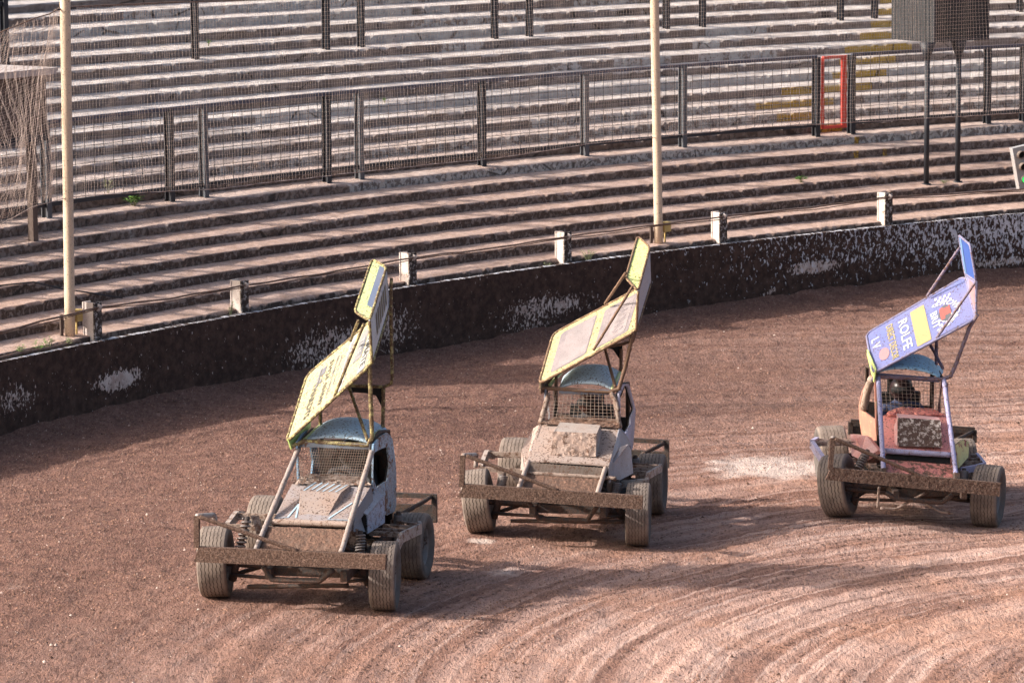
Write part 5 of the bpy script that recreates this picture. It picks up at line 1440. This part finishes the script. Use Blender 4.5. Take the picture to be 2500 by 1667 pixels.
MS['yellow'] = muddy('yellow_box', (0.62, 0.45, 0.14), cover=.12, dusty=.3, speck=.15, scale=12)
MS['plank'] = muddy('brown_kiosk_board', (0.085, 0.060, 0.050), mud=(0.06, 0.038, 0.03), cover=.3, dusty=.12, speck=.1, scale=6, stretch=(3, 3, .6))
MS['roofing'] = muddy('pale_roof_sheet', (0.52, 0.47, 0.45), cover=.15, dusty=.4, speck=.1)

# ---- tall cream poles that carry the net
def cream_pole(deg, r, z0, z1, lean, label, ropes=False):
    x, y, _ = bend(deg, r)
    root = empty('net_pole', (x, y, z0)); tag(root, label, 'pole', 'cream poles carrying the net')
    mb = MB(); mb.tube([(lean[0] * t, lean[1] * t, t) for t in np.linspace(0, z1 - z0, 14)], .064, 18)
    mb.build('shaft', MS['cream'], root)
    tn, out = tangent(deg)
    bx = MB(); bx.box(tn * .13 + V((0, 0, .25)) - out * .02, (.12, .09, .14), (tn, out, (0, 0, 1))); bx.build('junction_box', MS['yellow'], root)
    pl = MB(); pl.tube([tn * .13 + V((0, 0, .18)), tn * .13 + V((0, 0, .0))], .012, 8); pl.build('conduit', MS['yellow'], root)
    bd = MB(); bd.box(tn * -.1 + V((0, 0, .13)) + out * .05, (.05, .02, .3), (tn, out, (0, 0, 1))); bd.build('timber_wedge', MS['plank'], root)
    if ropes:
        for z in (.95, 1.5, 2.0, 2.18, 2.55, 2.83, 3.05, 3.25, 3.5):
            rp = MB(); rp.tube([(lean[0] * z + .068 * math.cos(a), lean[1] * z + .068 * math.sin(a), z + .012 * math.sin(a)) for a in np.linspace(0, 6.283, 15)], .006, 5); rp.build('rope_tie', MS['rope'], root)
    else:
        br = MB(); br.tube([V((0, 0, 3.98)) - tn * .12, V((0, 0, 3.98)) + tn * .25], .012, 6); br.build('net_bracket', MS['post_dark'], root)
    return root
cream_pole(148.08, RW + .35, 1.05, 6.6, (.008, 0), 'cream mud speckled pole nearest the brown kiosk')
cream_pole(133.25, RW + .35, 1.05, 6.6, (-.016, -.01), 'cream pole bound with rope ties behind the middle car')

# ---- safety net
def build_net():
    mb = MB(); rn = RW + .35
    da = np.array([123.0, 123.85, 127.0, 130.7, 135.2, 137.0, 143.2, 144.55, 146.56, 148.0, 148.7, 149.25, 149.7, 151.5])
    zb = np.array([2.53, 2.53, 2.56, 2.62, 2.61, 2.55, 2.59, 2.6, 2.70, 2.76, 2.72, 2.58, 2.47, 2.0])
    ta = np.array([123.0, 140.0, 143.2, 145.6, 148.1, 148.85, 149.6, 151.5]); tz = np.array([5.1, 4.95, 4.94, 5.0, 5.04, 4.93, 4.79, 4.3])
    cell = 0.054
    def pt(deg, z):
        w = 0.025 * math.sin(z * 2.3 + deg * 3) + 0.02 * math.sin(deg * 9.0)
        left = max(0.0, deg - 148.1)
        rr = rn + w + left * 0.12 * math.sin(z * 3.0 + 1.0) + left * .05 * math.sin(deg * 40)
        dd = deg + 0.03 * math.sin(z * 1.7 + deg) + left * .10 * math.sin(z * 2.2)
        return bend(dd, rr, z)
    degs = np.arange(121.5, 151.4, math.degrees(cell / rn))
    for d in degs:
        b, t = float(np.interp(d, da, zb)), float(np.interp(d, ta, tz))
        mb.tube([pt(d, b + (t - b) * i / 11) for i in range(12)], .0018, 3, cap=False)
    n = int(2.45 / cell)
    for j in range(n + 1):
        f = j / n
        mb.tube([pt(d, float(np.interp(d, da, zb)) * (1 - f) + float(np.interp(d, ta, tz)) * f) for d in np.arange(121.5, 151.4, .25)], .0018, 3, cap=False)
    def pt2(deg, z):                              # the spare length folded back behind the first pole
        p = V(pt(deg, z)); a = math.radians(deg); k = .10 + .05 * math.sin(z * 4 + deg * 6)
        return (p[0] + k * math.cos(a), p[1] + k * math.sin(a), z + .02)
    for d in np.arange(148.15, 151.4, .035):
        b, t = float(np.interp(d, da, zb)), float(np.interp(d, ta, tz))
        mb.tube([pt2(d + .12 * math.sin(i * .5), b + (t - b) * i / 11) for i in range(12)], .0018, 3, cap=False)
    for j in range(70):
        f = j / 70
        mb.tube([pt2(d, float(np.interp(d, da, zb)) * (1 - f) + float(np.interp(d, ta, tz)) * f) for d in np.arange(148.15, 151.4, .2)], .0018, 3, cap=False)
    net = mb.build('safety_net', MS['net'])
    tag(net, 'fine faded safety net hung between the cream poles', 'net')
    e = MB(); e.tube([pt(d, float(np.interp(d, ta, tz)) + .01) for d in np.arange(121.5, 151.4, .3)], .008, 5)
    e.build('head_rope', MS['rope'], net)
    e = MB(); e.tube([pt(d, float(np.interp(d, da, zb)) - .005) for d in np.arange(121.5, 151.4, .3)], .005, 5)
    e.build('foot_rope', MS['net'], net)
    # gathered cords where the spare net hangs at the kiosk
    for k in range(2):
        g = MB(); g.tube([bend(148.55 + .1 * k + .28 * (4.5 - z), rn - .02, z) for z in np.linspace(4.55, 2.7, 12)], .0035, 4); g.build('gathered_cord', MS['net'], net)
build_net()

# ---- black stand post at the left edge, with cable
r = RW + 1.62
x, y, _ = bend(147.95, r)
sp = empty('stand_post', (x, y, 1.56)); tag(sp, 'slim dark green post with white diamond plate at the far left', 'post')
MB().tube([(0, 0, 0), (0, 0, 3.4)], .042, 12).build('shaft', MS['post_dark'], sp)
tn, out = tangent(148)
dm = MB(); dm.prism([V((0, -.046, .06)) + tn * 0, V((0, -.046, .16)) - tn * .035, V((0, -.046, .26)), V((0, -.046, .16)) + tn * .035], (0, .004, 0)); dm.build('diamond_plate', MS['beam'], sp)
cb = MB(); cb.tube([bend(147.9, r - .05, 1.585), bend(147.3, r - .2, 1.585), bend(146.95, r - .42, 1.48), bend(146.6, r - .52, 1.42), bend(146.0, r - .75, 1.30)], .011, 6)
tag(cb.build('loose_cable', MS['post_dark']), 'loose black cable lying on the lower steps beside the dark post', 'cable')

# ---- steel fence half way up the terrace
RF = RW + .2 + .43 * 6 + .22
ZF0, ZF1 = 2.07, 3.37
def h_post(mb, deg, r, z0, z1, w=.085, d=.10):
    tn, out = tangent(deg); c = V(bend(deg, r, (z0 + z1) / 2)); h = z1 - z0
    for s in (-1, 1): mb.box(c + out * s * d / 2, (w, .014, h), (tn, out, (0, 0, 1)))
    mb.box(c, (.012, d, h), (tn, out, (0, 0, 1)))
FP = [148.2, 144.77, 141.91, 141.11, 138.2, 137.42, 134.47, 131.97, 129.57, 126.29, 125.42, 122.07, 121.18, 118.6]
def build_fence():
    root = empty('steel_fence', bend(135, RF, ZF0)); tag(root, 'dark steel fence with wire mesh panels along the terrace', 'fence')
    inv = Matrix.Translation(-Vector(root.location))
    def put(o): o.matrix_parent_inverse = inv; return o
    for i, d in enumerate(FP):
        mb = MB(); h_post(mb, d, RF, ZF0 - .02, ZF1 - .02)
        put(mb.build('post', MS['post_grey'] if i in (1, 3, 5, 7, 8) else MS['post_dark'], root))
    for a, b in zip(FP[:-1], FP[1:]):
        gate = abs(a - 126.29) < .01
        if gate: continue
        n = max(2, int((a - b) / .5))
        arc = lambda z, rr=RF: [bend(a + (b - a) * i / n, rr, z) for i in range(n + 1)]
        for z, hh in ((ZF1 - .02, .05), (2.27, .055)):
            mb = MB(); P = arc(z)
            for p, q in zip(P[:-1], P[1:]): mb.bar(p, q, .05, hh)
            put(mb.build('top_rail' if z > 3 else 'bottom_rail', MS['rail_blue'] if z > 3 else MS['post_dark'], root))
        mb = MB(); L_ = math.radians(a - b) * RF; m = max(1, int(L_ / .185))
        for i in range(1, m):
            d = a + (b - a) * i / m; mb.tube([bend(d, RF - .02, 2.29), bend(d, RF - .02, ZF1 - .04)], .0042, 4, cap=False)
        for j in range(1, 9):
            z = 2.29 + (ZF1 - 2.33) * j / 9; mb.tube([(p[0], p[1], z) for p in arc(z, RF - .02)], .0042, 4, cap=False)
        put(mb.build('mesh_panel', MS['wire'], root))
build_fence()

def build_gate():
    a, b = 126.13, 125.55
    root = empty('steel_gate', bend(125.85, RF, 2.2)); tag(root, 'small red framed mesh gate in the steel fence', 'gate')
    inv = Matrix.Translation(-Vector(root.location))
    z0, z1 = 2.22, 3.33
    def put(o): o.matrix_parent_inverse = inv; return o
    put(MB().bar(bend(a, RF, z0), bend(a, RF, z1), .05, .05, (1, 0, 0)).build('hinge_stile', MS['red'], root))
    tn, out = tangent(b)
    put(MB().box(V(bend(b + .07, RF - .01, (z0 + z1) / 2)), (.10, .03, z1 - z0), (tn, out, (0, 0, 1))).build('lock_stile', MS['red'], root))
    for z in (z0, z1): put(MB().bar(bend(a, RF, z), bend(b, RF, z), .045, .045).build('gate_rail', MS['red'], root))
    mb = MB()
    for i in range(1, 4): d = a + (b - a) * i / 4; mb.tube([bend(d, RF, z0), bend(d, RF, z1)], .0042, 4)
    for j in range(1, 8): z = z0 + (z1 - z0) * j / 8; mb.tube([bend(a, RF, z), bend(b, RF, z)], .0042, 4)
    put(mb.build('mesh_panel', MS['wire'], root))
build_gate()

# ---- crush barriers on the upper steps
RU = RW + .2 + .43 * 15 + .2
for (a, b, lb) in ((145.2, 141.11, 'above the brown kiosk'), (136.97, 134.05, 'above the yellow wing at left'), (133.26, 130.22, 'left of the roped cream pole'), (129.42, 126.26, 'right of the roped cream pole'), (125.42, 122.2, 'left of the black loudspeaker'), (121.4, 118.0, 'behind the black loudspeaker')):
    root = empty('crush_barrier', bend((a + b) / 2, RU, 3.6)); tag(root, 'dark steel crush barrier on the upper steps ' + lb, 'barrier', 'crush barriers on the upper terrace')
    inv = Matrix.Translation(-Vector(root.location))
    for d in (a, b):
        mb = MB(); h_post(mb, d, RU, 3.58, 4.85, .085, .085); o = mb.build('post', MS['post_dark'], root); o.matrix_parent_inverse = inv
    for z in (4.25 + .35, 4.84):
        mb = MB(); P = [bend(a + (b - a) * i / 8, RU, z + .03) for i in range(9)]
        for p, q in zip(P[:-1], P[1:]): mb.bar(p, q, .05, .06)
        o = mb.build('barrier_rail', MS['post_dark'], root); o.matrix_parent_inverse = inv

# ---- beam posts on the wall and the wire rope
WP = [(147.77, 1.46, 'leftmost, beside the first cream pole'), (144.12, 1.41, 'second from the left'), (139.87, 1.43, 'right of the lettered yellow wing'),
      (135.9, 1.43, 'left of the lime wing flap'), (131.88, 1.45, 'right of the roped cream pole'), (127.59, 1.49, 'rightmost, below the black loudspeaker')]
for d, zt, lb in WP:
    root = empty('beam_post', bend(d, RW + .2, .8)); tag(root, 'flaking white steel beam post on the wall, ' + lb, 'post', 'beam posts along the wall')
    inv = Matrix.Translation(-Vector(root.location))
    tn, out = tangent(d); c = V(bend(d, RW + .2, (.8 + zt) / 2)); h = zt - .8
    web = MB(); web.box(c - tn * .055, (.02, .148, h), (tn, out, (0, 0, 1))); o = web.build('web', MS['beam'], root); o.matrix_parent_inverse = inv
    for s in (-1, 1):
        fl = MB(); fl.box(c + out * s * .083, (.15, .018, h + (.006 if s > 0 else 0)), (tn, out, (0, 0, 1))); o = fl.build('flange', MS['beam'] if s > 0 else MS['beam_dirty'], root); o.matrix_parent_inverse = inv
    cl = MB(); pc = V(bend(d, RW + .2, zt - .06)) - out * .105
    cl.tube([pc + V((0, 0, .035)) - tn * .02, pc + V((0, 0, .01)) - out * .03 + tn * .02, pc + V((0, 0, -.03)) + tn * .01, pc + V((0, 0, -.035)) - tn * .03], .014, 7); cl.sphere(pc, .028, 8, 6)
    o = cl.build('rope_clip', MS['beam'], root); o.matrix_parent_inverse = inv
ra = [153.5, 150.26, 149.06, 147.75, 146.03, 144.22, 142.12, 139.88, 137.94, 135.94, 133.72, 131.86, 129.68, 127.56, 125.86, 124.16, 120.0]
rz = [1.30, 1.33, 1.37, 1.40, 1.35, 1.35, 1.34, 1.37, 1.345, 1.37, 1.38, 1.39, 1.385, 1.43, 1.385, 1.36, 1.39]
rp = MB()
rp.tube([bend(d, RW + .085, float(np.interp(d, ra[::-1], rz[::-1])) - .004 * math.sin(d * 5)) for d in np.arange(153.5, 120, -.2)], .0115, 6, .15)
rope = rp.build('wire_rope', MS['rope']); tag(rope, 'muddy wire rope strung through the beam posts on the wall', 'rope')
rp = MB(); rp.tube([bend(d, RW + .10, float(np.interp(d, ra[::-1], rz[::-1])) - .03 - .01 * math.sin(d * 2.2)) for d in np.arange(153.5, 120, -.2)], .007, 5, .1)
rp.build('slack_strand', MS['rope'], rope)
pp = MB(); pp.tube([bend(d, RW + .13, 1.02 + .006 * math.sin(d * 4)) for d in np.arange(153, 148.2, -.2)], .022, 8)
tag(pp.build('pipe', MS['rope']), 'muddy pipe lying behind the wall top at the far left', 'pipe')

# ---- loudspeaker cabinet on two posts
def build_speaker():
    corner = V((6.61, 61.20, 3.63)); tn, out = tangent(125.2)
    root = empty('loudspeaker', (6.75, 61.4, 1.40)); tag(root, 'large black loudspeaker cabinet standing on two thin posts', 'loudspeaker')
    inv = Matrix.Translation(-Vector(root.location))
    def put(o): o.matrix_parent_inverse = inv; return o
    c = corner + tn * .57 + out * .5 + V((0, 0, .65))
    cab = put(MB().box(c, (1.14, 1.0, 1.3), (tn, out, (0, 0, 1))).build('cabinet', MS['speaker'], root))
    fr = MB()
    for s in (-1, 1):
        fr.box(c + tn * s * .55 - out * .51, (.05, .025, 1.3), (tn, out, (0, 0, 1)))
        fr.box(c - out * .51 + V((0, 0, s * .62)), (1.05, .024, .05), (tn, out, (0, 0, 1)))
    o = fr.build('front_frame', MS['post_dark'], cab); o.matrix_parent_inverse = Matrix.Identity(4)
    gr = MB()
    for k in range(9): gr.box(c - tn * .571 + out * (-.4 + .1 * k), (.012, .012, 1.28), (tn, out, (0, 0, 1)))
    o = gr.build('side_rib', MS['post_dark'], cab)
    for (px, py) in ((6.52, 61.22), (7.05, 61.58)):
        s = MB(); s.tube([(px, py, 1.38), (px, py, 3.35)], .042, 12); s.tube([(px, py, 3.35), (px, py, 3.63)], [.042, .13], 12)
        s.tube([(px, py, 1.39), (px, py, 1.42)], .075, 12)
        put(s.build('post', MS['post_dark'], root))
build_speaker()

# ---- race control light at the right edge
def build_light():
    tn = unit((.97, .24, 0)); fr = unit((.24, -.97, 0)); lean = math.radians(11)
    upv = V((0, 0, 1)) * math.cos(lean) - tn * math.sin(lean); sd = tn * math.cos(lean) + V((0, 0, 1)) * math.sin(lean)
    c = V((7.985, 61.02, 1.69))
    root = empty('signal_light', (8.22, 61.2, 1.2)); tag(root, 'grey three lamp signal showing green at the right edge', 'signal light')
    inv = Matrix.Translation(-Vector(root.location))
    def put(o): o.matrix_parent_inverse = inv; return o
    grey = muddy('grey_signal_housing', (0.33, 0.35, 0.37), cover=.25, dusty=.45, speck=.15, scale=10)
    hs = MB(); hs.box(c, (.24, .14, .66), (sd, -fr, upv)); put(hs.build('housing', grey, root))
    em = Mat('lit_green_lens'); vd = em.voro(70.0)
    em.put(em.bsdf.inputs['Emission Color'], em.mix(em.thr(vd, .2, .6), (0.10, 0.9, 0.18), (0.03, 0.42, 0.08))); em.bsdf.inputs['Emission Strength'].default_value = .9
    green = em.done((0.05, 0.5, 0.1), .4)
    for i, off in enumerate((.21, .02, -.19)):
        p = c + upv * off + fr * .07 - sd * .01
        ring = []; n = 24
        for k in range(n + 1): a = 2 * math.pi * k / n; ring.append(p + (sd * math.cos(a) + upv * math.sin(a)) * .062)
        hd = MB(); vs = []; fs = []
        for k in range(n):
            a = 2 * math.pi * k / n; dv = (sd * math.cos(a) + upv * math.sin(a))
            ln = (.11 if i < 2 else .03) * (.75 + .25 * math.sin(a))
            vs += [p + dv * .062, p + dv * .062 + fr * ln, p + dv * .052 + fr * ln, p + dv * .052]
        for k in range(n):
            l = (k + 1) % n
            for q in range(3): fs.append((k * 4 + q, k * 4 + q + 1, l * 4 + q + 1, l * 4 + q))
        hd.add(vs, fs, True); hood = put(hd.build('lamp_hood', muddy('brown_hood_%d' % i, (0.12, 0.10, 0.09), cover=.3, dusty=.4, speck=.1), root))
        le = MB(); le.add([p + (sd * math.cos(a) + upv * math.sin(a)) * .053 + fr * .012 for a in np.linspace(0, 2 * math.pi, 24, endpoint=False)], [tuple(range(24))]); put(le.build('lens', green if i == 2 else M['black'], root))
    put(MB().tube([c + V((.2, .16, -.6)), c + V((.2, .16, .9))], .035, 10).build('pole', MS['post_dark'], root))
    put(MB().bar(c - fr * .06, c + V((.2, .16, .1)), .05, .05).build('bracket', MS['post_dark'], root))
build_light()

# ---- boarded kiosk at the left edge
def build_kiosk():
    d0 = 145.5; r = RW + 2.42; tn, out = tangent(d0)
    base = V(bend(d0, r, 0))
    root = empty('kiosk', (base[0], base[1], 1.95)); tag(root, 'brown boarded kiosk with pale flat roof at the left edge', 'kiosk')
    inv = Matrix.Translation(-Vector(root.location))
    def put(o): o.matrix_parent_inverse = inv; return o
    z0, z1 = 3.27, 4.05
    for k in range(13):
        c = base - tn * (.055 + .11 * k) + V((0, 0, (z0 + z1) / 2)) + out * (.004 * (k % 3))
        put(MB().box(c, (.104, .025, z1 - z0), (tn, out, (0, 0, 1))).build('board', MS['plank'], root))
    put(MB().box(base - tn * .72 + out * .42 + V((0, 0, (z0 + z1) / 2)), (1.4, .76, z1 - z0 - .02), (tn, out, (0, 0, 1))).build('wall', MS['plank'], root))
    put(MB().box(base - tn * .72 + out * .36 + V((0, 0, z1 + .05)), (1.62, 1.0, .05), (tn, out, (0, 0, 1))).build('roof', MS['roofing'], root))
    put(MB().box(base - tn * .72 - out * .14 + V((0, 0, z1 + .01)), (1.55, .02, .035), (tn, out, (0, 0, 1))).build('fascia', MS['roofing'], root))
    put(MB().box(base - tn * .72 + V((0, 0, z0 - .04)), (1.44, .05, .08), (tn, out, (0, 0, 1))).build('sill_beam', MS['post_dark'], root))
    for s, dd in ((.25, .05), (1.3, .05), (.25, .7), (1.3, .7)):
        p = base - tn * s + out * dd
        put(MB().box(p + V((0, 0, (1.9 + z0) / 2)), (.09, .09, z0 - 1.9), (tn, out, (0, 0, 1))).build('leg', MS['plank'], root))
build_kiosk()

# ---- weeds in the joints
leaf_m = Mat('weed_leaf'); LEAF = leaf_m.done(leaf_m.mix(leaf_m.noise(8), (0.07, 0.16, 0.03), (0.17, 0.30, 0.07)), .6)
pale_m = Mat('dusty_weed'); PALEW = pale_m.done(pale_m.mix(pale_m.noise(8), (0.16, 0.19, 0.09), (0.30, 0.30, 0.17)), .7)
def weed(p, h, n, spread, mat, wide, label, seed):
    rs = random.Random(seed)
    root = empty('weed', p); tag(root, label, 'weed', 'weeds in the terrace joints')
    stem = MB(); lf = MB()
    for i in range(n):
        a = rs.uniform(0, 6.28); tilt = rs.uniform(.1, 1) * spread; hh = h * rs.uniform(.55, 1)
        tip = V((math.cos(a) * tilt, math.sin(a) * tilt, hh)); midp = tip * .55 + V((0, 0, hh * .12))
        stem.tube([(0, 0, 0), midp, tip], [.004, .003, .0015], 4)
        for k in range(5):
            t_ = .35 + .65 * k / 4; b_ = midp * (1 - t_) + tip * t_; aa = rs.uniform(0, 6.28); l = wide * rs.uniform(.7, 1.2)
            d = V((math.cos(aa), math.sin(aa), rs.uniform(.1, .7))); d = unit(d) * l; s_ = unit(np.cross(d, V((0, 0, 1)))) * l * .24
            lf.add([b_, b_ + d * .5 + s_, b_ + d - V((0, 0, l * .15)), b_ + d * .5 - s_], [(0, 1, 2, 3)])
    stem.build('stem', PALEW, root); lf.build('leaves', mat, root)
def on_row(deg, k, back): return bend(deg, row_r(k) + back, row_z(k) + .0)
weed(on_row(142.75, 6, .22), .17, 16, .10, LEAF, .085, 'leafy green weed at the foot of the steel fence', 1)
weed(on_row(142.9, 7, .15), .22, 5, .08, PALEW, .05, 'spindly pale weed behind the fence mesh near the leafy one', 2)
for i, (d, hh, lb) in enumerate(((149.62, .18, 'thin green weed behind the wall at the left edge'), (149.2, .17, 'bushy green weed between wall top and pipe'), (148.95, .22, 'tall stalky weed right of the bushy one by the pipe'), (148.5, .14, 'short weed left of the first beam post'))):
    weed(bend(d, RW + .14, .95), hh, 8, .08, LEAF if i < 2 else PALEW, .05, lb, 10 + i)
weed(bend(144.45, RW + .14, .9), .30, 6, .05, PALEW, .05, 'wispy grass beside the second beam post', 20)
weed(bend(135.35, RW + .14, .92), .2, 12, .14, PALEW, .05, 'dry grass tuft right of the beam post by the lime flap', 21)
weed(bend(136.4, RW + .14, .92), .13, 6, .08, PALEW, .04, 'small dry tuft left of the beam post by the lime flap', 22)
weed(on_row(128.2, 3, .06), .10, 9, .08, LEAF, .08, 'bright lime weed on a lower step near the right', 23)
weed(on_row(124.9, 2, .2), .06, 8, .10, PALEW, .04, 'low weed between the loudspeaker posts', 24)
weed(on_row(134.6, 11, .05), .07, 5, .05, LEAF, .05, 'tiny weed on the steps just above the fence rail', 25)
weed(on_row(136.4, 16, .05), .10, 5, .05, LEAF, .05, 'small green weed high on the upper steps', 26)
